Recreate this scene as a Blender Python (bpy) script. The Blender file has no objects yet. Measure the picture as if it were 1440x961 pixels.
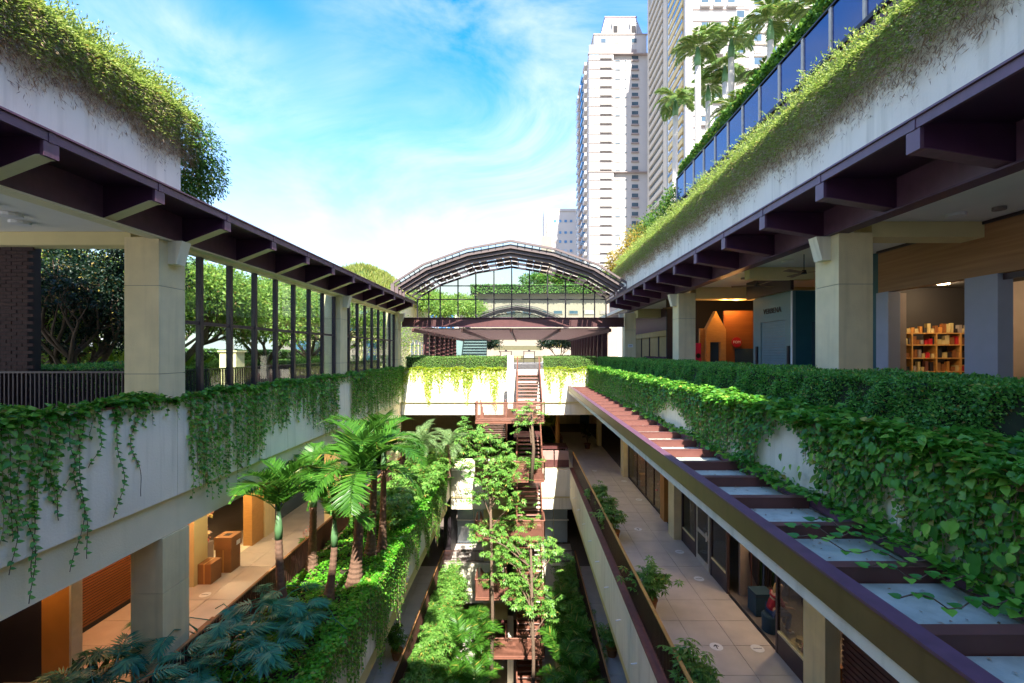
import bpy, math, random
import numpy as np
from mathutils import Vector
R = math.radians
rng = np.random.default_rng(11)
random.seed(5)
sc = bpy.context.scene
C = sc.collection
# ------------------------------------------------------------------ camera
cd = bpy.data.cameras.new('camera'); cam = bpy.data.objects.new('camera', cd); C.objects.link(cam)
cam.rotation_euler = (R(90), 0, 0); cam.location = (0, 0, 0)
cd.sensor_width = 36; cd.lens = 16; cd.shift_x = -0.0097; cd.shift_y = 0.0104
cd.clip_start = 0.05; cd.clip_end = 3000
sc.camera = cam
# ------------------------------------------------------------------ light
SD = Vector((-0.09, 0.67, -0.735)).normalized()       # the way sunlight travels
elev = math.asin(-SD.z)
w = bpy.data.worlds.new('World'); sc.world = w; w.use_nodes = True
nt = w.node_tree; nt.nodes.clear()
def N(t, k, **kw):
    n = t.nodes.new(k)
    for a, b in kw.items(): setattr(n, a, b)
    return n
sky = N(nt, 'ShaderNodeTexSky', sky_type='NISHITA', sun_disc=False)
sky.sun_elevation = elev
sky.sun_rotation = math.atan2(-SD.x, -SD.y)             # measured from +Y towards +X
sky.air_density = 1.15; sky.dust_density = 0.6; sky.ozone_density = 2.2
tc = N(nt, 'ShaderNodeTexCoord')
mp = N(nt, 'ShaderNodeMapping'); mp.inputs['Scale'].default_value = (1.3, 1.0, 2.2); mp.inputs['Rotation'].default_value = (0.25, 0.5, 0.3)
nz = N(nt, 'ShaderNodeTexNoise'); nz.inputs['Scale'].default_value = 2.0; nz.inputs['Detail'].default_value = 9; nz.inputs['Roughness'].default_value = 0.6; nz.inputs['Distortion'].default_value = 0.9
nz2 = N(nt, 'ShaderNodeTexNoise'); nz2.inputs['Scale'].default_value = 1.3; nz2.inputs['Detail'].default_value = 3
rp = N(nt, 'ShaderNodeValToRGB'); rp.color_ramp.elements[0].position = 0.38; rp.color_ramp.elements[1].position = 0.68
rp2 = N(nt, 'ShaderNodeValToRGB'); rp2.color_ramp.elements[0].position = 0.28; rp2.color_ramp.elements[1].position = 0.56
sep = N(nt, 'ShaderNodeSeparateXYZ')
hz = N(nt, 'ShaderNodeMapRange'); hz.inputs['From Min'].default_value = 0.0; hz.inputs['From Max'].default_value = 0.62; hz.inputs['To Min'].default_value = 0.9; hz.inputs['To Max'].default_value = 0.0
mul = N(nt, 'ShaderNodeMath', operation='MULTIPLY'); mulb = N(nt, 'ShaderNodeMath', operation='MULTIPLY'); mulb.inputs[1].default_value = 0.8
hp = N(nt, 'ShaderNodeMath', operation='POWER'); hp.inputs[1].default_value = 1.5
add = N(nt, 'ShaderNodeMath', operation='ADD', use_clamp=True)
hs = N(nt, 'ShaderNodeHueSaturation'); hs.inputs['Saturation'].default_value = 1.48; hs.inputs['Value'].default_value = 0.47; hs.inputs['Hue'].default_value = 0.51
mx = N(nt, 'ShaderNodeMix', data_type='RGBA'); mx.inputs['B'].default_value = (1.02, 1.08, 1.1, 1)
bg = N(nt, 'ShaderNodeBackground'); bg.inputs['Strength'].default_value = 0.15
wo = N(nt, 'ShaderNodeOutputWorld')
L = nt.links.new
L(tc.outputs['Generated'], mp.inputs['Vector']); L(mp.outputs[0], nz.inputs['Vector']); L(mp.outputs[0], nz2.inputs['Vector'])
L(nz.outputs['Fac'], rp.inputs[0]); L(nz2.outputs['Fac'], rp2.inputs[0])
L(rp.outputs[0], mul.inputs[0]); L(rp2.outputs[0], mul.inputs[1]); L(mul.outputs[0], mulb.inputs[0])
L(tc.outputs['Generated'], sep.inputs[0]); L(sep.outputs['Z'], hz.inputs['Value']); L(hz.outputs[0], hp.inputs[0])
L(mulb.outputs[0], add.inputs[0]); L(hp.outputs[0], add.inputs[1])
L(sky.outputs[0], hs.inputs['Color']); L(hs.outputs[0], mx.inputs['A']); L(add.outputs[0], mx.inputs['Factor'])
L(mx.outputs['Result'], bg.inputs['Color']); L(bg.outputs[0], wo.inputs[0])
sl = bpy.data.lights.new('sun', 'SUN'); sl.energy = 2.0; sl.angle = R(0.5); sl.color = (1, 0.94, 0.84)
so = bpy.data.objects.new('sun', sl); C.objects.link(so); so.rotation_euler = SD.to_track_quat('-Z', 'Y').to_euler(); so.location = (10, -20, 40)
sc.cycles.diffuse_bounces = 6; sc.cycles.transparent_max_bounces = 16; sc.cycles.max_bounces = 12
sc.view_settings.view_transform = 'Standard'; sc.view_settings.look = 'None'; sc.view_settings.gamma = 1
sc.view_settings.exposure = 3.08; sc.view_settings.use_curve_mapping = False
# ------------------------------------------------------------------ materials
def principled(m):
    return m.node_tree.nodes['Principled BSDF']
def mat(name, col, rough=0.7, metal=0, var=0.12, scale=3.0, bump=0.0, bscale=60, streak=0.0, spec=None, emit=None):
    m = bpy.data.materials.new(name); m.use_nodes = True; t = m.node_tree; p = principled(m); ln = t.links.new
    p.inputs['Roughness'].default_value = rough; p.inputs['Metallic'].default_value = metal
    if spec is not None: p.inputs['Specular IOR Level'].default_value = spec
    g = N(t, 'ShaderNodeNewGeometry'); n = N(t, 'ShaderNodeTexNoise'); n.inputs['Scale'].default_value = scale; n.inputs['Detail'].default_value = 6
    ln(g.outputs['Position'], n.inputs['Vector'])
    r = N(t, 'ShaderNodeMix', data_type='RGBA'); k = 1 - var * 1.6
    r.inputs['A'].default_value = (col[0]*k, col[1]*k, col[2]*k, 1); k = 1 + var
    r.inputs['B'].default_value = (min(1, col[0]*k), min(1, col[1]*k), min(1, col[2]*k), 1)
    ln(n.outputs['Fac'], r.inputs['Factor']); last = r.outputs['Result']
    if streak:
        mpp = N(t, 'ShaderNodeMapping'); mpp.inputs['Scale'].default_value = (5, 5, 0.35); ns = N(t, 'ShaderNodeTexNoise'); ns.inputs['Scale'].default_value = 1.2; ns.inputs['Detail'].default_value = 5
        ln(g.outputs['Position'], mpp.inputs['Vector']); ln(mpp.outputs[0], ns.inputs['Vector'])
        rr = N(t, 'ShaderNodeValToRGB'); rr.color_ramp.elements[0].position = 0.5; rr.color_ramp.elements[1].position = 0.75
        ln(ns.outputs['Fac'], rr.inputs[0]); m2 = N(t, 'ShaderNodeMix', data_type='RGBA'); m2.inputs['B'].default_value = (col[0]*0.45, col[1]*0.45, col[2]*0.38, 1)
        q = N(t, 'ShaderNodeMath', operation='MULTIPLY'); q.inputs[1].default_value = streak
        ln(rr.outputs[0], q.inputs[0]); ln(q.outputs[0], m2.inputs['Factor']); ln(last, m2.inputs['A']); last = m2.outputs['Result']
    ln(last, p.inputs['Base Color'])
    if bump:
        nb = N(t, 'ShaderNodeTexNoise'); nb.inputs['Scale'].default_value = bscale; nb.inputs['Detail'].default_value = 3; ln(g.outputs['Position'], nb.inputs['Vector'])
        b = N(t, 'ShaderNodeBump'); b.inputs['Strength'].default_value = bump; b.inputs['Distance'].default_value = 0.02
        ln(nb.outputs['Fac'], b.inputs['Height']); ln(b.outputs[0], p.inputs['Normal'])
    if emit:
        p.inputs['Emission Color'].default_value = (*emit[:3], 1); p.inputs['Emission Strength'].default_value = emit[3]
    return m
def leafmat(name, cols, trans=0.3, rough=0.45):
    m = bpy.data.materials.new(name); m.use_nodes = True; t = m.node_tree; p = principled(m); ln = t.links.new
    g = N(t, 'ShaderNodeNewGeometry'); r = N(t, 'ShaderNodeValToRGB'); cr = r.color_ramp
    while len(cr.elements) < len(cols): cr.elements.new(0.5)
    for i, c in enumerate(cols): cr.elements[i].position = i/(len(cols)-1); cr.elements[i].color = (*c, 1)
    if len(cols) > 2 and trans >= .2 and 'flower' not in name:      # a few yellowed and dead leaves
        for e in cr.elements: e.position *= .95
        a_ = cr.elements.new(.975); a_.color = (.42,.36,.07,1); b_ = cr.elements.new(1.0); b_.color = (.2,.12,.05,1)
    ln(g.outputs['Random Per Island'], r.inputs[0]); ln(r.outputs[0], p.inputs['Base Color']); p.inputs['Roughness'].default_value = rough
    p.inputs['Specular IOR Level'].default_value = 0.35
    tr = N(t, 'ShaderNodeBsdfTranslucent'); hh = N(t, 'ShaderNodeHueSaturation'); hh.inputs['Value'].default_value = 1.5; hh.inputs['Hue'].default_value = 0.485
    ln(r.outputs[0], hh.inputs['Color']); ln(hh.outputs[0], tr.inputs['Color'])
    mix = N(t, 'ShaderNodeMixShader'); mix.inputs[0].default_value = trans; out = t.nodes['Material Output']
    ln(p.outputs[0], mix.inputs[1]); ln(tr.outputs[0], mix.inputs[2]); ln(mix.outputs[0], out.inputs['Surface'])
    return m
def glassmat(name, tint, refl=0.12, rough=0.0):
    m = bpy.data.materials.new(name); m.use_nodes = True; t = m.node_tree; ln = t.links.new
    t.nodes.remove(principled(m)); out = t.nodes['Material Output']
    tr = N(t, 'ShaderNodeBsdfTransparent'); tr.inputs[0].default_value = (*tint, 1); gl = N(t, 'ShaderNodeBsdfGlossy'); gl.inputs['Roughness'].default_value = rough
    lw = N(t, 'ShaderNodeLayerWeight'); pw = N(t, 'ShaderNodeMath', operation='POWER'); pw.inputs[1].default_value = 4.5; a = N(t, 'ShaderNodeMath', operation='MULTIPLY_ADD'); a.inputs[1].default_value = .5; a.inputs[2].default_value = refl*.5
    mix = N(t, 'ShaderNodeMixShader'); ln(lw.outputs['Facing'], pw.inputs[0]); ln(pw.outputs[0], a.inputs[0]); ln(a.outputs[0], mix.inputs[0]); ln(tr.outputs[0], mix.inputs[1]); ln(gl.outputs[0], mix.inputs[2]); ln(mix.outputs[0], out.inputs['Surface'])
    return m
def woodmat(name, c1, c2, axis=(0.4, 12, 12), rough=0.5):
    m = bpy.data.materials.new(name); m.use_nodes = True; t = m.node_tree; p = principled(m); ln = t.links.new
    g = N(t, 'ShaderNodeNewGeometry'); mpp = N(t, 'ShaderNodeMapping'); mpp.inputs['Scale'].default_value = axis
    n = N(t, 'ShaderNodeTexNoise'); n.inputs['Scale'].default_value = 1.5; n.inputs['Detail'].default_value = 8
    r = N(t, 'ShaderNodeMix', data_type='RGBA'); r.inputs['A'].default_value = (*c1, 1); r.inputs['B'].default_value = (*c2, 1)
    ln(g.outputs['Position'], mpp.inputs[0]); ln(mpp.outputs[0], n.inputs['Vector']); ln(n.outputs['Fac'], r.inputs['Factor']); ln(r.outputs['Result'], p.inputs['Base Color'])
    p.inputs['Roughness'].default_value = rough
    return m
M = dict(
 white=mat('painted_concrete', (.87,.81,.65), .75, var=.08, scale=1.2, bump=.25, bscale=25, streak=.4),
 cream=mat('cream_concrete', (.82,.69,.4), .8, var=.1, scale=3, bump=.5, bscale=70, streak=.28),
 beam=mat('cream_beam', (.8,.72,.5), .8, var=.07, scale=1.5, bump=.3, bscale=40, streak=.1),
 yellow=mat('beige_render', (.7,.6,.3), .8, var=.06),
 purple=mat('plum_steel', (.145,.065,.105), .45, var=.22, scale=6, streak=.35, spec=.6),
 pbeam=mat('maroon_roof_beam', (.15,.055,.045), .45, var=.15, scale=4), purpled=mat('dark_plum_steel', (.07,.02,.055), .45, var=.15, scale=4),
 maroon=mat('maroon_steel', (.1,.035,.033), .5, var=.2, scale=4, streak=.3),
 olive=mat('olive_wall', (.13,.12,.06), .85), rust=mat('red_brown_stair_steel', (.24,.10,.065), .55, var=.25, scale=6),
 lpanel=mat('roof_underside_panel', (.5,.45,.42), .6, var=.2, scale=3, streak=.3), mauve=mat('mauve_roof_steel', (.13,.095,.09), .5, var=.12, scale=5, streak=.2),  # roof_underside_panel is lightened in place of daylight coming through the panels
 pink=mat('pink_louvre', (.12,.065,.058), .6, var=.1),
 gold=mat('bronze_fascia', (.20,.125,.05), .42, metal=.25, var=.2, scale=2, streak=.3),
 panel=mat('grey_roof_panel', (.46,.5,.42), .75, var=.2, scale=5, streak=.35, bump=.3),
 tile=mat('stone_floor_tile', (.56,.5,.45), .5, var=.16, scale=2.2, bump=.2, bscale=120),
 joint=mat('tile_bed', (.16,.13,.11), .9),
 ceil=mat('white_ceiling', (.8,.79,.74), .8, var=.04),
 black=mat('dark_metal', (.02,.014,.018), .5), bronze=mat('dark_bronze_frame', (.05,.03,.035), .45),
 railm=mat('dark_brown_railing', (.07,.03,.022), .5, var=.2),
 sill=mat('rusty_red_coping', (.2,.07,.05), .6, var=.3, scale=6),
 glass=glassmat('clear_glass', (.86,.93,.9), .05), dglass=glassmat('smoky_glass', (.55,.6,.6), .14),
 wglass=glassmat('roof_glass', (.9,.95,.95), .1),
 bglass=mat('sky_tinted_glass', (.008,.03,.16), .03, var=.02, spec=1.0),  # blue base colour carries the reflection of the sky
 winglass=mat('window_glass', (.05,.09,.12), .04, var=.3, scale=.3, spec=.9),
 blueglass=mat('tower_blue_glass', (.06,.18,.34), .08, spec=.9),
 ltglass=mat('pale_lobby_glass', (.34,.42,.5), .05, var=.2, scale=1, spec=.9),  # paleness put into the base colour in place of a bright reflection
 dark=mat('dark_interior', (.02,.018,.02), .8), navy=mat('navy_wall', (.02,.018,.035), .6),
 brick=mat('dark_brick', (.05,.024,.024), .85, var=.3, scale=8, bump=.6, bscale=15),
 orange=mat('orange_lacquer', (.5,.22,.05), .5), owood=woodmat('honey_wood', (.42,.2,.05), (.62,.34,.1), (3,3,14)),
 wood=woodmat('walnut_panel', (.2,.09,.035), (.46,.25,.11), (10,.4,10)), dwood=woodmat('dark_orange_wood', (.17,.055,.015), (.3,.11,.03), (.5,.5,12)),
 greycol=mat('pale_blue_pillar', (.36,.39,.47), .7, var=.08), taupe=mat('taupe_render', (.27,.22,.2), .7),
 teal=mat('grey_teal_paint', (.14,.23,.23), .6, var=.05), dteal=mat('deep_teal_paint', (.02,.1,.12), .5), shutter=mat('teal_shutter', (.12,.22,.25), .45),
 magenta=mat('magenta_panel', (.6,.02,.12), .5), red=mat('red_sign', (.45,.01,.02), .5), wht=mat('white_paint', (.8,.8,.8), .5, var=.02), blk=mat('black_paint', (.01,.01,.01), .5, var=.02),
 curtain=mat('ochre_curtain', (.48,.37,.16), .9, var=.15), card=mat('brown_cardboard', (.3,.14,.05), .8, var=.15),
 terra=mat('terracotta', (.4,.16,.05), .8, var=.2), soil=mat('soil', (.035,.022,.014), .95, var=.3), grassg=mat('lawn', (.05,.1,.02), .9, var=.3, scale=8),
 paving=mat('paving', (.42,.39,.35), .9, var=.2), stone=mat('pale_tower_stone', (.4,.375,.35), .8, var=.05, scale=.3), stone2=mat('warm_tower_stone', (.4,.36,.3), .8, var=.06, scale=.3),
 ochre=mat('ochre_tower_wall', (.5,.4,.2), .8), slate=mat('roof_slate', (.3,.31,.32), .7), tan=mat('tan_building_wall', (.3,.245,.185), .85, var=.08, scale=.5),
 skin=mat('skin', (.55,.33,.24), .6, var=.05), hair=mat('blonde_hair', (.55,.36,.14), .7), shirt=mat('red_shirt', (.3,.012,.03), .8), jeans=mat('blue_jeans', (.03,.06,.16), .85), 
 tealf=mat('dark_blue_upholstery', (.012,.045,.08), .8), bark=mat('bark', (.15,.1,.065), .95, var=.35, scale=15, bump=1, bscale=50), pbark=mat('palm_bark', (.17,.095,.06), .9, var=.25, scale=18, bump=.5, bscale=60),
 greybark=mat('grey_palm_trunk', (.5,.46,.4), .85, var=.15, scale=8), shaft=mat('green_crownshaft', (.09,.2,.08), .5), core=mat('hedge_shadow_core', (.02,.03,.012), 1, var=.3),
 lamp=mat('warm_lamp', (1,.8,.5), .5, emit=(1,.72,.4,9)), fan=mat('fan_blade', (.28,.17,.09), .6), furn=mat('red_brown_cushion', (.35,.22,.19), .9, var=.1))
G = dict(
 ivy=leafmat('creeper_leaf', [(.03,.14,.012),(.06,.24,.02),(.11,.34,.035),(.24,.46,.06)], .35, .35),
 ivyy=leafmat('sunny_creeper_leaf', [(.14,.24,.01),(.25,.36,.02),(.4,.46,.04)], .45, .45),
 hedge=leafmat('hedge_leaf', [(.03,.15,.02),(.06,.24,.035),(.11,.34,.05),(.2,.44,.08)], .35, .35),
 lhedge=leafmat('bright_hedge_leaf', [(.1,.22,.04),(.16,.3,.07),(.22,.38,.1)], .35),
 trail=leafmat('trailing_green', [(.15,.24,.04),(.27,.38,.07),(.4,.46,.13)], .4), twig=leafmat('dry_twig', [(.17,.11,.06),(.34,.23,.13),(.5,.4,.26),(.26,.2,.18)], .15, .8),
 palm=leafmat('palm_leaf', [(.03,.11,.012),(.06,.19,.02),(.1,.26,.03)], .4, .35), royal=leafmat('royal_palm_leaf', [(.05,.12,.02),(.1,.2,.03),(.2,.26,.06)], .35, .45),
 fine=leafmat('fine_palm_leaf', [(.11,.2,.07),(.18,.3,.11),(.26,.38,.16)], .4), philo=leafmat('philodendron_leaf', [(.02,.14,.1),(.035,.22,.14),(.07,.3,.16)], .25, .35),
 scheff=leafmat('umbrella_leaf', [(.07,.2,.03),(.13,.3,.05),(.22,.4,.08)], .35, .35), bush=leafmat('bush_leaf', [(.03,.1,.012),(.07,.18,.02),(.14,.27,.03)], .4),
 tree=leafmat('tree_leaf', [(.1,.2,.03),(.2,.32,.05),(.32,.42,.08)], .45), dtree=leafmat('dark_tree_leaf', [(.005,.018,.01),(.01,.03,.014),(.016,.045,.02)], .3), autumn=leafmat('yellow_shrub_leaf', [(.28,.2,.02),(.4,.3,.04),(.2,.2,.03)], .4),  # dark_tree_leaf is darkened to give the sunlit ficus a shaded look
 cover=leafmat('ground_cover_leaf', [(.04,.2,.01),(.08,.32,.02),(.15,.44,.03)], .35, .4), grass=leafmat('roof_grass_blade', [(.14,.2,.03),(.25,.3,.06),(.32,.33,.1)], .4), flower=leafmat('flower', [(.8,.7,.6),(.6,.1,.12),(.8,.45,.4),(.75,.7,.3)], .2), goods=leafmat('shop_goods', [(.35,.02,.01),(.5,.3,.05),(.1,.08,.05),(.4,.3,.2),(.5,.08,.03)], 0, .6))
MATS = {**M, **G}
# ------------------------------------------------------------------ mesh helpers
ORG = {}
def org(p): return ORG[p.name] if p else Vector((0,0,0))
def tag(o, label=None, cat=None, group=None, kind=None):
    if label: o['label'] = label
    if cat: o['category'] = cat
    if group: o['group'] = group
    if kind: o['kind'] = kind
    return o
def thing(name, label, cat, loc, group=None):
    o = bpy.data.objects.new(name, None); C.objects.link(o); o.location = loc; o.empty_display_size = .1
    ORG[o.name] = Vector(loc); return tag(o, label, cat, group)
def link(name, me, parent, wloc):
    o = bpy.data.objects.new(name, me); C.objects.link(o); o.parent = parent
    o.location = Vector(wloc) - org(parent); ORG[o.name] = Vector(wloc); return o
class MB:
    def __init__(s): s.v = []; s.f = []
    def box(s, x0, x1, y0, y1, z0, z1):
        n = len(s.v); s.v += [(x0,y0,z0),(x1,y0,z0),(x1,y1,z0),(x0,y1,z0),(x0,y0,z1),(x1,y0,z1),(x1,y1,z1),(x0,y1,z1)]
        s.f += [(n,n+3,n+2,n+1),(n+4,n+5,n+6,n+7),(n,n+1,n+5,n+4),(n+1,n+2,n+6,n+5),(n+2,n+3,n+7,n+6),(n+3,n,n+4,n+7)]; return s
    def poly(s, pts): n = len(s.v); s.v += [tuple(p) for p in pts]; s.f.append(tuple(range(n, n+len(pts)))); return s
    def prism(s, pts, d):                       # outline extruded by vector d
        n = len(s.v); k = len(pts); d = Vector(d); s.v += [tuple(p) for p in pts] + [tuple(Vector(p)+d) for p in pts]
        s.f += [tuple(range(n, n+k)), tuple(reversed(range(n+k, n+2*k)))] + [(n+i, n+k+i, n+k+(i+1)%k, n+(i+1)%k) for i in range(k)]; return s
    def tube(s, pts, rad, seg=6, cap=True):
        pts = [Vector(p) for p in pts]; rad = rad if hasattr(rad, '__len__') else [rad]*len(pts); n0 = len(s.v); up = Vector((.13,.27,.95))
        for i, p in enumerate(pts):
            t = (pts[min(i+1, len(pts)-1)] - pts[max(i-1, 0)]).normalized(); a = t.cross(up)
            if a.length < .05: a = t.cross(Vector((1,0,0)))
            a.normalize(); b = t.cross(a)
            for k in range(seg):
                q = 2*math.pi*k/seg; s.v.append(tuple(p + (a*math.cos(q) + b*math.sin(q))*rad[i]))
        for i in range(len(pts)-1):
            for k in range(seg):
                k2 = (k+1) % seg; s.f.append((n0+i*seg+k, n0+i*seg+k2, n0+(i+1)*seg+k2, n0+(i+1)*seg+k))
        if cap: s.f.append(tuple(n0+k for k in reversed(range(seg)))); s.f.append(tuple(n0+(len(pts)-1)*seg+k for k in range(seg)))
        return s
    def cyl(s, c, r, h, seg=16, r2=None): return s.tube([c, (c[0], c[1], c[2]+h)], [r, r if r2 is None else r2], seg)
    def mesh(s, name, m, o=(0,0,0), smooth=False):
        me = bpy.data.meshes.new(name); ox, oy, oz = o; me.from_pydata([(a-ox, b-oy, c-oz) for a, b, c in s.v], [], s.f)
        if m: me.materials.append(MATS[m])
        if smooth: me.polygons.foreach_set('use_smooth', [True]*len(me.polygons))
        return me
    def build(s, name, m, parent=None, smooth=False, kind=None, loc=None):
        if loc is None:
            a = np.array(s.v); loc = org(parent) if parent else Vector(((a[:,0].min()+a[:,0].max())/2, (a[:,1].min()+a[:,1].max())/2, a[:,2].min()))
        o = link(name, s.mesh(name, m, loc, smooth), parent, loc)
        if kind: o['kind'] = kind
        return o
def bx(*a): return MB().box(*a)
cache = {}
def piece(name, m, parent, x0, x1, y0, y1, z0, z1, rot=None):   # box whose mesh is shared by equal boxes
    d = (round(x1-x0, 3), round(y1-y0, 3), round(z1-z0, 3), m)
    if d not in cache: a, b, c = d[0]/2, d[1]/2, d[2]/2; cache[d] = bx(-a, a, -b, b, -c, c).mesh(name, m)
    o = link(name, cache[d], parent, ((x0+x1)/2, (y0+y1)/2, (z0+z1)/2))
    if rot: o.rotation_euler = rot
    return o
def struct(name, m, *a): o = bx(*a).build(name, m); return tag(o, kind='structure')
def unit(a): return a/np.maximum(np.linalg.norm(a, axis=-1, keepdims=True), 1e-9)
class Fol:                                        # many small folded leaves in one mesh
    def __init__(s): s.P = []; s.T = []; s.N = []; s.L = []; s.W = []
    def add(s, P, T, Nn, Ln, W):
        P = np.atleast_2d(np.asarray(P, float)); n = len(P)
        s.P.append(P); s.T.append(np.broadcast_to(np.asarray(T, float), (n,3))); s.N.append(np.broadcast_to(np.asarray(Nn, float), (n,3)))
        s.L.append(np.broadcast_to(np.asarray(Ln, float), (n,))); s.W.append(np.broadcast_to(np.asarray(W, float), (n,)))
    def count(s): return sum(len(p) for p in s.P)
    def mesh(s, name, m, o=(0,0,0), fold=.22, mid=.42):
        P = np.concatenate(s.P); T = unit(np.concatenate(s.T)); Nn = np.concatenate(s.N); Ln = np.concatenate(s.L)[:,None]; W = np.concatenate(s.W)[:,None]
        S = unit(np.cross(T, Nn)); Nn = np.cross(S, T)
        v = np.stack([P, P+T*Ln*mid+S*W/2+Nn*fold*W, P+T*Ln, P+T*Ln*mid-S*W/2+Nn*fold*W], 1) - np.array(tuple(o))
        n = len(P); idx = (np.arange(n)[:,None]*4 + np.array([0,1,2,0,2,3])[None]).ravel()
        me = bpy.data.meshes.new(name); me.vertices.add(4*n); me.vertices.foreach_set('co', v.ravel().astype(np.float32))
        me.loops.add(6*n); me.loops.foreach_set('vertex_index', idx.astype(np.int32)); me.polygons.add(2*n)
        me.polygons.foreach_set('loop_start', (np.arange(2*n)*3).astype(np.int32)); me.polygons.foreach_set('loop_total', np.full(2*n, 3, np.int32))
        me.update(); me.materials.append(MATS[m]); return me
    def build(s, name, m, parent=None, kind=None, loc=None, **k):
        if loc is None: loc = org(parent) if parent else Vector(s.P[0][0])
        o = link(name, s.mesh(name, m, loc, **k), parent, loc)
        if kind: o['kind'] = kind
        return o
def rv(n): return unit(rng.normal(size=(n,3)))
# ------------------------------------------------------------------ plants
def clump(F, c, r, n, L0=.12, W0=.06, flat=1.0, out=.7, down=.2):   # leaves over and inside an uneven ball
    d = rv(n); c = np.asarray(c, float); rad = r*np.clip(rng.normal(.82, .18, n), .2, 1.15)[:,None]
    P = c + d*rad*np.array([1,1,flat]); T = unit(d*out + rv(n)*.7 + np.array([0,0,-down])); Nn = unit(d + rv(n)*.6 + np.array([0,0,.5]))
    s = rng.uniform(.55, 1.35, n); F.add(P, T, Nn, L0*s, W0*s)
def vine_wall(F, stems, p0, u, nrm, s0, s1, ztop, n, lenf, L0=.09, gap=.065, off=.03, stemr=0, W=.8):
    p0 = np.array(p0, float); u = np.array(u, float); nrm = np.array(nrm, float)
    for i in range(n):
        s = s0 + (s1-s0)*(i+rng.uniform(-.35,.35))/n; ln = lenf(s)
        if ln < .08: continue
        k = max(2, int(ln/gap)); t = np.linspace(0, 1, k); wig = np.cumsum(rng.normal(0, .012, k)); o = off*(.5 + rng.uniform(0, 1.5)) + .03*np.sin(t*3+s)
        P = p0 + u*(s+wig)[:,None] + nrm*o[:,None] + np.array([0,0,1])*(ztop - t*ln)[:,None]
        side = np.where(np.arange(k) % 2 == 0, 1, -1)[:,None]
        T = unit(u*side*.8 + np.array([0,0,-.6]) + nrm*.35 + rng.normal(0,.35,(k,3))); Nn = unit(nrm*.9 + np.array([0,0,.5]) + rng.normal(0,.25,(k,3)))
        sz = L0*rng.uniform(.45, 1.4, k)*(1 - .35*t); F.add(P, T, Nn, sz, sz*W)
        if stems is not None and stemr: stems.tube([tuple(q) for q in P[::3]] + [tuple(P[-1])], stemr, 3, cap=False)
def carpet(F, x0, x1, y0, y1, z, n, L0, W=.8, zs=.05, tilt=.5, bulge=.12):
    P = np.stack([rng.uniform(x0,x1,n), rng.uniform(y0,y1,n), z + rng.uniform(-zs,zs,n)], 1); P[:,2] += bulge*np.sin(P[:,0]*5+P[:,1]*2.3)*.5 + bulge*.5*np.sin(P[:,1]*6.1-P[:,0]*3)
    a = rng.uniform(0, 2*math.pi, n); T = unit(np.stack([np.cos(a), np.sin(a), rng.normal(-.1,.3,n)],1)); Nn = unit(np.array([0,0,1]) + rng.normal(0,tilt,(n,3))*.7)
    s = L0*rng.uniform(.45,1.4,n); F.add(P, T, Nn, s, s*W)
def hedge_box(name, label, x0, x1, y0, y1, z0, z1, m, faces, dens, L0, group=None):
    h = thing(name, label, 'hedge', ((x0+x1)/2, (y0+y1)/2, z0), group)
    c = MB(); c.box(x0+.07, x1-.07, y0+.05, y1-.05, z0, z1-.08); c.build('shade_core', 'core', h)  # near-black block standing in for the shade inside the hedge
    F = Fol()
    for f in faces:
        if f == 'top': A = (x1-x0)*(y1-y0); n = int(A*dens); P = np.stack([rng.uniform(x0,x1,n), rng.uniform(y0,y1,n), np.full(n,z1)],1); nn = np.array([0,0,1.])
        elif f in ('-x','+x'): A = (z1-z0)*(y1-y0); n = int(A*dens); P = np.stack([np.full(n, x0 if f=='-x' else x1), rng.uniform(y0,y1,n), rng.uniform(z0,z1,n)],1); nn = np.array([-1. if f=='-x' else 1., 0,0])
        else: A = (z1-z0)*(x1-x0); n = int(A*dens); P = np.stack([rng.uniform(x0,x1,n), np.full(n, y0 if f=='-y' else y1), rng.uniform(z0,z1,n)],1); nn = np.array([0, -1. if f=='-y' else 1., 0])
        if f == '-x' and y1-y0 > 15:      # denser close to the viewer
            P[:,1] = y0 + (y1-y0)*rng.uniform(0,1,n)**1.5
        if f == 'top' and y1-y0 > 15: P[:,1] = y0 + (y1-y0)*rng.uniform(0,1,n)**1.3
        b = .035*np.sin(P[:,1]*3.1+P[:,0]*2) + .03*np.sin(P[:,2]*9+P[:,1]*5.3) + .02*np.sin(P[:,1]*13+P[:,2]*4)
        P = P + nn*(b[:,None] - rng.uniform(0,.07,n)[:,None]); T = unit(nn*.7 + rv(n) + np.array([0,0,.25])); Nn = unit(nn*.8 + np.array([0,0,.6]) + rv(n)*.6)
        s = L0*rng.uniform(.65,1.25,n); F.add(P, T, Nn, s, s*.62)
    F.build('foliage', m, h, kind='stuff'); return h
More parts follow.
